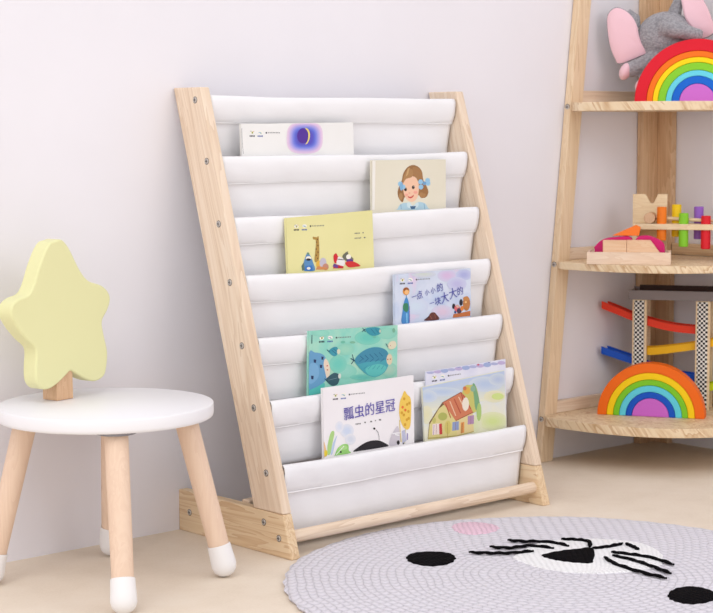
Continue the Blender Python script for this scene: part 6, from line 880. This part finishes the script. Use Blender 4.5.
for key, inf in BOOKS.items():
    label, th = LBL[key]; w = inf['x1']-inf['x0']; zt = inf['zt']; zr = Z[inf['i']]; yr = fy(zr)+inf['off']+.0052
    h = zt-(zr-.083); roll = inf['roll']
    # local frame: origin = top-left corner of the front cover; x right, z up, y back
    yt = yr+(zt-zr)*math.tan(LEAN)
    root = thing('picture_book', label, 'book', (inf['x0']+.0050+h*math.sin(roll), yt-h*math.sin(LEAN), zt-h*math.cos(LEAN)), 0, 'picture books in the canvas pockets')
    root.rotation_euler = (-LEAN, -roll, 0)
    b = B(); box(b, 0, w, 0, .0005, 0, h); box(b, 0, w, th-.0005, th, 0, h); box(b, -.0004, .0006, 0, th, 0, h)
    obj('cover', b, COVER[key], root)
    b = B(); box(b, .001, w-.0015, .0006, th-.0006, .0015, h-.0015); obj('pages', b, M_page, root)
    mats = []; b = B(); idx = {}
    for k, (c, sm, pts) in enumerate(ART[key]):
        rgb = NAMED[c] if isinstance(c, str) else c
        if rgb not in idx: idx[rgb] = len(mats); mats.append(mat(rgb, .45))
        if sm and len(pts) > 4: pts = smooth_poly(pts)
        y = -.00012-k*.000006
        P = [(min(max(u/1000, .0006), w-.0006), h-min(max(v/1000, .0006), h-.001)) for u, v in pts]
        Q = []
        for p in P:
            if not Q or (abs(p[0]-Q[-1][0])+abs(p[1]-Q[-1][1])) > 2e-5: Q.append(p)
        if len(Q) < 3: continue
        try:
            f = b.faces.new([b.verts.new((x, y, z)) for x, z in Q]); f.material_index = idx[rgb]
            f.normal_update()
            if f.normal.y > 0: f.normal_flip()
        except ValueError: pass
    bmesh.ops.triangulate(b, faces=b.faces[:])
    me = bpy.data.meshes.new('cover_print'); b.to_mesh(me); b.free()
    for q in mats: me.materials.append(q)
    o = bpy.data.objects.new('cover_print', me); COL.objects.link(o); o.parent = root
    if key == 'lady':
        cjk('title', '瓢虫的星冠', .0232, mat((92, 82, 172), .5), root, (.0435, -.0012, h-.0560), (PI/2, math.radians(-1.5), 0), 0)
    if key == 'sky':
        ink = mat((84, 88, 168), .5)
        for ch, px, pz, sz in zip('一点小小的', (.040, .052, .072, .086, .101), (.0465, .0455, .0405, .0385, .0365), (.013, .0155, .011, .012, .0165)):
            cjk('title', ch, sz, ink, root, (px, -.0012, h-pz), (PI/2, math.radians(-10), 0), 0)
        for ch, px, pz, sz in zip('一块大大的', (.083, .096, .111, .1315, .151), (.0605, .0595, .0570, .0510, .0460), (.012, .0155, .021, .021, .0165)):
            cjk('title', ch, sz, ink, root, (px, -.0012, h-pz), (PI/2, math.radians(-10), 0), 0)
# ------------------------------------------------------------------ stool
SX, SY, SZ = -.2595, -.176, .262
stool = thing('round_stool', 'small round white stool with beech legs in white socks beside the bookcase', 'stool', (SX, SY, 0))
b = B(); lathe(b, [(.1578, SZ-.0200), (.1594, SZ-.0186), (.1602, SZ-.015), (.1602, SZ-.0014), (.1598, SZ-.0005), (.1588, SZ)], 128); obj('seat', b, M_white, stool, True)
CX, CY = -.266, -.196
for (fx, fy_), (tx, ty) in (((-.366, -.372), (-.318, -.2885)), ((-.1335, -.3031), (-.1753, -.2598)), ((-.1842, -.0714), (-.2103, -.1194)), ((-.4215, -.1025), (-.3675, -.1275))):
    foot = Vector((fx-SX, fy_-SY, 0)); top = Vector((tx-SX, ty-SY, SZ-.0215))
    d = (top-foot).normalized(); M, L = align(foot, top)
    b = B(); lathe(b, [(.0156, .045), (.0160, .09), (.0172, L-.012), (.0172, L)], 32, M)
    # leave room above: the leg is cut level under the seat
    lg = obj('leg', b, M_beech, stool, True)
    b = B(); lathe(b, [(.0290, SZ-.0240), (.0290, SZ-.0202)], 32, Matrix.Translation((top.x, top.y, 0))); obj('mount_plate', b, mat((140, 138, 142), .4, metal=.7), lg, label='grey metal mounting plate')
    b = B(); R_ = .0188; lathe(b, [(0, .0012), (.006, .0022), (.012, .0052), (.0165, .0105), (R_, .018), (.0186, .026), (.0180, .036), (.0174, .050), (.0166, .0508), (.0160, .0495)], 32, M)
    obj('sock_cap', b, M_sock, lg, True, label='white sock cap')
# ------------------------------------------------------------------ star lamp
STAR = [(0.0,0.2410),(0.008,0.2425),(0.0165,0.2395),(0.029,0.226),(0.05,0.193),(0.068,0.176),(0.095,0.167),(0.11,0.155),(0.113,0.142),(0.106,0.127),(0.095,0.112),(0.098,0.091),(0.105,0.064),(0.102,0.038),(0.095,0.026),(0.077,0.021),(0.056,0.027),(0.036,0.038),(0.025,0.043),(0.015,0.037),(-0.002,0.027),(-0.019,0.021),(-0.035,0.023),(-0.045,0.035),(-0.046,0.055),(-0.044,0.075),(-0.047,0.086),(-0.063,0.099),(-0.081,0.118),(-0.092,0.136),(-0.09,0.151),(-0.077,0.16),(-0.057,0.165),(-0.046,0.179),(-0.035,0.204),(-0.022,0.227),(-0.011,0.2385)]
lamp = thing('star_lamp', 'pale yellow star-shaped lamp on a wooden block standing on the white stool', 'lamp', (-.3015, -.1103, SZ+.0003), math.radians(12))
b = B(); prism(b, spline(STAR, True, 4), 1, -.004, .024); M_star = mat((228, 226, 173), .5, 'pale_yellow_plastic', .3)
obj('star_shade', b, M_star, lamp, True, bevel=.003, seg=3)
b = B(); prism(b, [(0, 0), (.0335, 0), (.0325, .050), (-.001, .050)], 1, 0, .031); obj('wooden_base', b, M_beech2, lamp, bevel=.001)
# ------------------------------------------------------------------ rug
RX, RY, RR = .2130, -.6680, .4190
rug = thing('round_rug', 'round lilac-grey knitted rug with an animal face in front of the bookcase', 'rug', (RX, RY, 0))
b = B(); n = 220; prof = [(0, .0100), (.1, .0100), (.2, .0100), (.3, .0100), (.36, .0101), (.395, .0100), (.408, .0092), (.4165, .0072), (.4215, .0042), (.4195, .001), (.41, 0)]
rings = []
for r, z in prof:
    R_ = []
    for k in range(n):
        a = 2*PI*k/n; rr = r*.985
        if r > .3: rr += .0018*math.sin(a*55)*(r-.3)/.12+.0035*noise.noise(Vector((math.cos(a)*3, math.sin(a)*3, 1)))*(r-.3)/.12
        R_.append(b.verts.new((rr*math.cos(a), rr*math.sin(a), z)) if r > 0 else None)
    if r == 0: R_ = [b.verts.new((0, 0, z))]
    rings.append(R_)
for A, C in zip(rings, rings[1:]):
    for k in range(n):
        q = list(dict.fromkeys([A[k % len(A)], A[(k+1) % n % len(A)], C[(k+1) % n], C[k]])); b.faces.new(q)
b.faces.new(rings[-1][::-1])
obj('rug_body', b, yarn('lilac_yarn', (222, 218, 226), 0, 0), rug, True)
Y_black = yarn('black_yarn', (16, 14, 17), 0, 0, .007, .8); Y_white = yarn('white_yarn', (252, 251, 252), 0, 0, .007, .97); Y_pink = yarn('pink_yarn', (243, 204, 222), 0, 0, .007, .85)
def patch(name, pts, m, z0, hgt, smooth=True, rag=.0012):
    P = [(x-RX, y-RY) for x, y in pts]
    if smooth: P = spline(P, True, 6)
    P = [(x+rag*math.sin(i*2.1), y+rag*math.cos(i*1.7)) for i, (x, y) in enumerate(P)]
    c = Vector((sum(p[0] for p in P)/len(P), sum(p[1] for p in P)/len(P), 0))
    b = B(); R0 = [b.verts.new((x, y, z0)) for x, y in P]; R1 = [b.verts.new((x, y, z0+hgt*.6)) for x, y in P]
    R2 = [b.verts.new(Vector((c.x+(x-c.x)*.96, c.y+(y-c.y)*.96, z0+hgt))) for x, y in P]; k = len(P)
    for A, C in ((R0, R1), (R1, R2)):
        for i in range(k): b.faces.new((A[i], A[(i+1) % k], C[(i+1) % k], C[i]))
    b.faces.new(R2); b.faces.new(R0[::-1]); return obj(name, b, m, rug, True)
def strand(name, pts, r=.0034):
    P = spline([(x-RX, y-RY) for x, y in pts], False, 8); Q = []; rad = []
    for i, (x, y) in enumerate(P):
        Q.append((x, y, .0135+.0006*math.sin(i*1.3))); rad.append(r*(1+.12*math.sin(i*1.9))*(1 if 1 < i < len(P)-2 else .6))
    b = B(); tube(b, Q, rad, 8, flat=.7); return obj(name, b, Y_black, rug, True)
patch('muzzle', [(0.237,-0.542),(0.284,-0.521),(0.342,-0.507),(0.395,-0.523),(0.436,-0.565),(0.453,-0.611),(0.435,-0.662),(0.396,-0.706),(0.352,-0.728),(0.294,-0.719),(0.237,-0.674),(0.218,-0.618),(0.223,-0.576)], Y_white, .0095, .0022)
patch('nose', [(0.276,-0.566),(0.317,-0.568),(0.345,-0.578),(0.366,-0.591),(0.299,-0.647),(0.281,-0.637),(0.269,-0.61),(0.267,-0.586)], Y_black, .011, .0022)
patch('eye', [(0.233,-0.841),(0.265,-0.826),(0.295,-0.832),(0.301,-0.86),(0.283,-0.893),(0.248,-0.9),(0.22,-0.889),(0.217,-0.863)], Y_black, .0095, .0022)
patch('eye', [(0.117,-0.429),(0.143,-0.418),(0.168,-0.429),(0.183,-0.456),(0.169,-0.484),(0.136,-0.502),(0.105,-0.493),(0.099,-0.46)], Y_black, .0095, .0022)
patch('cheek', [(0.316,-0.33),(0.341,-0.319),(0.365,-0.33),(0.377,-0.361),(0.367,-0.389),(0.334,-0.402),(0.301,-0.392),(0.295,-0.365)], Y_pink, .0095, .0020)
for w in ([(0.305,-0.466),(0.318,-0.489),(0.345,-0.52),(0.347,-0.557)], [(0.252,-0.477),(0.269,-0.503),(0.303,-0.515),(0.319,-0.551)], [(0.202,-0.48),(0.223,-0.507),(0.25,-0.529),(0.282,-0.542)],
          [(0.365,-0.629),(0.374,-0.654),(0.382,-0.693),(0.372,-0.743)], [(0.35,-0.644),(0.349,-0.688),(0.338,-0.735),(0.327,-0.773)], [(0.332,-0.643),(0.311,-0.683),(0.301,-0.74),(0.3,-0.786)]): strand('whisker', w, .0036)
for w in ([(0.373,-0.519),(0.388,-0.537),(0.393,-0.559),(0.368,-0.583)], [(0.362,-0.593),(0.39,-0.603),(0.421,-0.605)], [(0.425,-0.609),(0.419,-0.624),(0.409,-0.647)]): strand('mouth_line', w, .0036)
# ------------------------------------------------------------------ corner shelf
shelf = thing('corner_shelf', 'tall pine corner shelf unit holding toys on three rounded shelves', 'shelf', (XC, 0, 0))
S = .036; SD = .017; LX = lambda z: -(.377-.115*z)      # outer side of the leaning leg, from the corner
b = B()
def leg_box(bm, swap):
    zs = (0, 1.38); q = []
    for z in zs:
        for dx, y in ((0, -.0015), (S, -.0015), (S, -SD-.0015), (0, -SD-.0015)):
            p = (LX(z)+dx, y, z); q.append(bm.verts.new(p if not swap else (p[1], p[0], p[2])))
    bm.faces.new(q[:4]); bm.faces.new(q[4:][::-1])
    for i in range(4): bm.faces.new((q[i], q[(i+1) % 4], q[4+(i+1) % 4], q[4+i]))
leg_box(b, False); L1 = obj('leg', b, M_z, shelf, bevel=.0015)
b = B(); leg_box(b, True); obj('leg', b, M_z, shelf, bevel=.0015)
b = B(); box(b, -.0640, -.0015, -.0185, -.0015, 0, 1.45); obj('back_post', b, M_zd, shelf, bevel=.001)
b = B(); box(b, -.0185, -.0015, -.0555, -.0190, 0, 1.45); obj('back_post', b, M_zd, shelf, bevel=.001)
def plate(zb, zt, a, cut):
    p = 2.8; N = 36; pts = []
    for k in range(N+1):
        t_ = PI/2*k/N; u = a*math.cos(t_)**(2/p); v = a*math.sin(t_)**(2/p); pts.append((u, v))
    x0 = SD+.0022; lx = -LX((zb+zt)/2)-.0008
    P = [(-u, -v) for u, v in pts if u > x0 and v > x0]
    P = [(-lx, -x0)]+[q for q in P if q[0] > -a*1.01 and -q[1] > .034 and -q[0] > .034]+[(-x0, -lx)]
    P += [(-x0, -.12), (-.0195, -.119), (-.0195, -.058), (-.0195, -.0195), (-.066, -.0195), (-.066, -.004), (-lx+S+.002, -.004), (-lx+S+.002, -x0)]
    b = B(); prism(b, P, 2, zb, zt); return obj('shelf_plate', b, M_plate, shelf, bevel=.0012)
LV = ((.0770, .0950, .385), (.3885, .4030, .344), (.7010, .7185, .314))
for zb, zt, a in LV:
    plate(zb, zt, a, 0)
    e = -(-LX((zb+zt)/2)) + S
    b = B(); box(b, e+.001, -.0665, -.016, -.002, zt+.0003, zt+.024); obj('back_rail', b, M_x, shelf, bevel=.001)
    b = B(); box(b, -.016, -.002, e+.001, -.058, zt+.0003, zt+.024); obj('back_rail', b, M_y, shelf, bevel=.001)
    lx = LX((zb+zt)/2); screw(L1, lx-.0001, -.010, (zb+zt)/2, -1, .005)
# ------------------------------------------------------------------ rainbows
def rainbow(label, loc, rz, radii, cols, thick=.034):
    r = thing('rainbow_stacker', label, 'toy', loc, rz, None)
    for i, c in enumerate(cols):
        ro = radii[i]-(.0005 if i else 0); ri = radii[i+1] if i+1 < len(radii) else 0; n = 48
        out = [(ro*math.cos(PI*k/n), ro*math.sin(PI*k/n)) for k in range(n+1)]
        inn = [(ri*math.cos(PI*k/n), ri*math.sin(PI*k/n)) for k in range(n, -1, -1)] if ri else []
        b = B(); prism(b, out+inn, 1, 0, thick); obj('half_disc' if not ri else 'arch', b, mat(c, .5, spec=.25), r, True, bevel=.0012, label=None)
    return r
RED, ORG, YEL, GRN, CYA, BLU, PUR = (222, 22, 44), (246, 118, 22), (250, 218, 12), (134, 208, 48), (104, 214, 236), (14, 104, 214), (208, 112, 212)
rainbow('rainbow arch toy with red outer band in front of the elephant on the top shelf', (1.107, -.22, .7188), math.radians(-53), [.122, .099, .087, .0765, .0615, .0500, .0350], [RED, ORG, YEL, GRN, CYA, BLU, PUR])
rainbow('rainbow arch toy with orange outer band on the lowest shelf', (1.031, -.174, .0953), math.radians(-60), [.1065, .0880, .0745, .0625, .0495, .0370], [(240, 108, 20), (248, 208, 14), (124, 200, 40), (96, 208, 228), (16, 84, 196), (202, 104, 204)], .032)
# ------------------------------------------------------------------ knitted elephant
G = knit('grey_knit', (168, 166, 171), 210); PK = mat((240, 200, 210), .95, 'pink_felt', .05, sheen=.3)
el = thing('toy_elephant', 'grey knitted elephant with pink ears lying behind the red rainbow', 'soft toy', (1.137, -.13, .7187), math.radians(-53))
b = B()
ball(b, (-.010, .010, .132), (.058, .042, .050))
ball(b, (.030, .022, .075), (.060, .040, .060)); ball(b, (.010, .020, .050), (.062, .045, .050))
tube(b, [(-.010, -.020, .150), (.005, -.036, .147), (.022, -.042, .140), (.040, -.040, .134), (.058, -.030, .130)], [.024, .020, .0165, .014, .013], 20)
tube(b, [(-.005, .000, .098), (-.030, -.006, .086), (-.060, -.010, .073), (-.086, -.012, .063)], [.020, .018, .0165, .0155], 20)
tube(b, [(.0, -.002, .050), (-.030, -.012, .045), (-.058, -.014, .036)], [.022, .018, .015], 20)
tube(b, [(.040, .005, .085), (.085, -.005, .060), (.11, -.01, .040)], [.02, .018, .015], 20)
body = obj('body', b, G, el, True); rm = body.modifiers.new('one_skin', 'REMESH'); rm.mode = 'VOXEL'; rm.voxel_size = .0032; rm.use_smooth_shade = True
sm = body.modifiers.new('soft', 'SMOOTH'); sm.iterations = 6; sm.factor = .5
for c_, r_ in (((-.089, -.013, .062), (.0120, .0185, .0180)), ((-.061, -.015, .034), (.008, .013, .013)), ((.113, -.01, .038), (.009, .014, .014))):
    b = B(); ball(b, c_, r_, Euler((0, .4, 0)).to_matrix()); obj('foot_pad', b, PK, el, True, label='pink foot pad')
def ear(pts, back, yoff, curl):
    P = spline(pts, True, 5); cx = sum(p[0] for p in P)/len(P); cz = sum(p[1] for p in P)/len(P)
    def lay(sc, y, dx=0): return [Vector((cx+(x-cx)*sc+dx, y+curl*((x-cx)**2+(z-cz)**2)*sc*sc, cz+(z-cz)*sc)) for x, z in P]
    def slab(layers):
        b = B(); R_ = [[b.verts.new(v) for v in l_] for l_ in layers]; n = len(P)
        for A, C in zip(R_, R_[1:]):
            for i in range(n): b.faces.new((A[i], A[(i+1) % n], C[(i+1) % n], C[i]))
        for R0 in (R_[0], R_[-1]):
            c = b.verts.new(sum((v.co for v in R0), Vector())/n)
            for i in range(n): b.faces.new((R0[i], R0[(i+1) % n], c))
        return b
    e = obj('ear', slab([lay(.55, yoff+.003), lay(.85, yoff+.002), lay(1.0, yoff+.004), lay(1.0, yoff+.007), lay(.9, yoff+.012), lay(.5, yoff+.014)]), G, el, True)
    obj('ear_lining', slab([lay(.5, yoff-.001), lay(.85, yoff-.002), lay(.97, yoff+.001), lay(.97, yoff+.0036), lay(.6, yoff+.003)]), PK, e, True, label='pink ear lining')
ear([(-0.128,0.162),(-0.124,0.181),(-0.110,0.191),(-0.091,0.185),(-0.076,0.171),(-0.067,0.154),(-0.06,0.126),(-0.046,0.101),(-0.059,0.092),(-0.1,0.077),(-0.111,0.087),(-0.122,0.116)], 0, -.012, 2.2)
ear([(.012, .232), (.019, .200), (.027, .166), (.045, .140), (.059, .126), (.076, .130), (.086, .142), (.078, .172), (.062, .205), (.045, .232), (.028, .240)], 0, -.010, 2.2)
b = B(); tube(b, [(-.072, .012, .150), (-.074, .010, .168), (-.088, .008, .182)], [.012, .013, .008], 12); obj('ear_root', b, G, el, True); b = B(); tube(b, [(.008, .02, .150), (.006, .014, .178), (.014, .008, .205)], [.016, .014, .009], 12)
obj('ear_root', b, G, el, True)
# ------------------------------------------------------------------ peg bench on the middle shelf
bench = thing('pounding_bench', 'wooden pounding bench with bright coloured pegs on the middle shelf', 'toy', (1.0835, -.13, .4033), math.radians(-58))
b = B(); vn = [(-.042, 0), (.027, 0), (.027, .131), (.008, .131), (.0045, .122), (.001, .1145), (-.003, .1120), (-.0065, .1130), (-.010, .118), (-.0135, .126), (-.0175, .131), (-.042, .131)]
prism(b, vn, 1, .030, .040); obj('end_panel', b, M_toy, bench, bevel=.001)
b = B(); box(b, -.036, .180, -.020, .0298, .062, .0735); obj('top_board', b, M_toy, bench, bevel=.001)
b = B(); box(b, .170, .180, -.020, .030, 0, .0618); obj('end_panel', b, M_toy, bench, bevel=.001)
b = B(); box(b, -.036, -.026, -.020, .0295, 0, .0618); obj('end_foot', b, M_toy, bench, bevel=.001)
for nm, c_, x, y, z0, z1 in (('orange', (244, 128, 32), .0205, -.0075, .040, .107), ('green', (136, 206, 50), .0640, -.0075, .028, .095), ('red', (220, 30, 44), .1075, -.0075, .024, .090), ('blue', (40, 110, 200), .150, -.0075, .026, .092),
                             ('yellow', (246, 208, 30), .047, .0205, .046, .111), ('purple', (150, 100, 196), .091, .0205, .042, .107), ('orange', (244, 128, 32), .135, .0205, .04, .105)):
    b = B(); r = .0096; lathe(b, [(r-.0012, z0), (r, z0+.0012), (r, z1-.0012), (r-.0012, z1)], 24, Matrix.Translation((x, y, 0))); obj('peg', b, mat(c_, .45), bench, True, label=nm+' peg')
mal = thing('toy_mallet', 'small wooden mallet lying between the coloured pegs', 'mallet', (1.0835, -.13, .4768), math.radians(-58))
b = B(); rod(b, (-.003, -.019, .0113), (-.003, .020, .0113), .0110, n=28); obj('mallet_head', b, M_beech2, mal, True, bevel=.001)
b = B(); rod(b, (.001, .0065, .0118), (.145, .0065, .0045), .0034, n=16); obj('handle', b, M_toy, mal, True)
# ------------------------------------------------------------------ tray of blocks
TL = (.986, -.176, .4033); TA = math.radians(-53)
tray = thing('wooden_tray', 'shallow pale wooden tray at the front of the middle shelf', 'tray', TL, TA)
b = B(); box(b, -.099, .062, -.024, .050, 0, .005); box(b, -.099, .062, -.024, -.019, .005, .0235); box(b, -.099, .062, .045, .050, .005, .0235); box(b, -.099, -.094, -.019, .045, .005, .0235); box(b, .057, .062, -.019, .045, .005, .0235)
obj('tray_body', b, M_tray, tray)
def blk(label, pts, y0, y1, m, bev=.001, smooth=False):
    t_ = thing('toy_block', label, 'toy block', TL, TA, 'wooden blocks in the tray')
    b = B(); prism(b, pts, 1, y0, y1); obj('block_body', b, m, t_, smooth, bevel=bev)
b = None
def blk2(label, pts, y0, y1, m, bev=.001, smooth=False):
    b = B(); prism(b, pts, 1, y0, y1); o = obj('toy_block', b, m, None, smooth, bevel=bev, loc=TL, rot=(0, 0, TA)); return tag(o, label, 'toy block', 'wooden blocks in the tray')
blk2('pale rectangular wooden block at the left of the tray front', [(-.0685, .0055), (-.0230, .0055), (-.0230, .0465), (-.0685, .0465)], -.0185, -.004, M_block)
blk2('pale wooden block with a sloping right end in the tray', [(-.0225, .0055), (.0540, .0055), (.0225, .0470), (-.0225, .0470)], -.0185, -.004, M_block)
MAG = mat((206, 22, 108), .45)
blk2('magenta block with pointed end at the left of the tray', spline([(-.0830, .010), (-.0845, .026), (-.0860, .032), (-.0690, .047), (-.040, .052), (-.014, .050), (-.012, .010)], True, 3), -.003, .019, MAG, .002, True)
blk2('magenta rounded block at the right of the tray', spline([(-.004, .010), (-.006, .048), (.012, .055), (.028, .052), (.046, .042), (.050, .030), (.045, .010)], True, 3), -.003, .019, MAG, .002, True)
blk2('orange wedge block lying across the magenta blocks', [(-.052, .0545), (.000, .0545), (.0035, .0710), (-.0055, .0755)], -.002, .016, mat((246, 124, 40), .45), .0015)
# ------------------------------------------------------------------ ramp racer
trk = thing('ramp_racer', 'wooden car ramp tower with chequered posts behind the orange rainbow', 'toy', (1.104, -.089, .0953), math.radians(-60))
def chequer():
    m = mat((240, 238, 232), .5, 'chequered_paint'); t = NT(m); tc = t.n('ShaderNodeTexCoord'); mp = t.n('ShaderNodeMapping'); mp.inputs['Location'].default_value = (.003, 0.0013, .003); t.l(tc.outputs['Object'], mp.inputs[0])
    c = t.n('ShaderNodeTexChecker'); c.inputs['Scale'].default_value = 1/.0046; c.inputs[1].default_value = (*lin((240, 238, 232)), 1); c.inputs[2].default_value = (*lin((20, 18, 24)), 1); t.l(mp.outputs[0], c.inputs[0]); t.l(c.outputs[0], t.b.inputs['Base Color']); return m
CH = chequer()
for x in (-.0175, .1105):
    for y in (0, .050):
        b = B(); box(b, x, x+.029, y, y+.010, 0, .2235); p = obj('post', b, M_toy, trk, bevel=.0008)
        if y == 0:
            b = B(); box(b, x+.0035, x+.0245, -.0008, -.0001, .002, .2215); obj('chequered_panel', b, CH, p)
M_tg = mat((132, 124, 124), .5, 'grey_tray_paint'); M_td = mat((66, 44, 38), .6, 'dark_tray_floor')
b = B(); x0, x1, y0, y1, z0, z1 = -.024, .172, -.006, .066, .2240, .2430
box(b, x0, x1, y0, y1, z0, z0+.004); box(b, x0, x1, y0, y0+.005, z0+.004, z1); box(b, x0, x1, y1-.005, y1, z0+.004, z1+.002); box(b, x0, x0+.005, y0+.005, y1-.005, z0+.004, z1-.002); box(b, x1-.005, x1, y0+.005, y1-.005, z0+.004, z1)
tp = obj('top_tray', b, M_tg, trk); b = B(); box(b, x0+.006, x1-.006, y0+.006, y1-.006, z0+.0042, z0+.0062); box(b, x0+.012, x1-.006, y1-.0072, y1-.0052, z0+.0062, z1+.006); obj('tray_lining', b, M_td, tp)
def ramp(nm, c_, pts):
    P = spline(pts, False, 8); m = mat(c_, .4); b = B()
    def strip(y0, y1, lo, hi):
        A = []
        for x, z in P: A.append([b.verts.new(q) for q in ((x, y0, z+lo), (x, y1, z+lo), (x, y1, z+hi), (x, y0, z+hi))])
        for s, e in zip(A, A[1:]):
            for i in range(4): b.faces.new((s[i], s[(i+1) % 4], e[(i+1) % 4], e[i]))
        b.faces.new(A[0][::-1]); b.faces.new(A[-1])
    strip(.015, .046, -.010, -.005); strip(.011, .0155, -.010, .005); strip(.0455, .0495, -.010, .005)
    b2 = obj('ramp', b, m, trk, False, label=nm+' ramp'); return b2
ramp('red', (232, 56, 20), [(-.083, .212), (-.050, .200), (-.018, .188), (.03, .175), (.070, .168), (.110, .165)])
ramp('yellow', (244, 186, 20), [(-.002, .118), (.03, .120), (.07, .126), (.11, .133), (.150, .142), (.168, .148)])
ramp('blue', (20, 84, 196), [(-.083, .118), (-.050, .108), (-.018, .098), (.03, .080), (.070, .070), (.112, .066)])
ramp('lime', (190, 206, 20), [(.01, .030), (.06, .036), (.11, .043), (.150, .052), (.168, .057)])
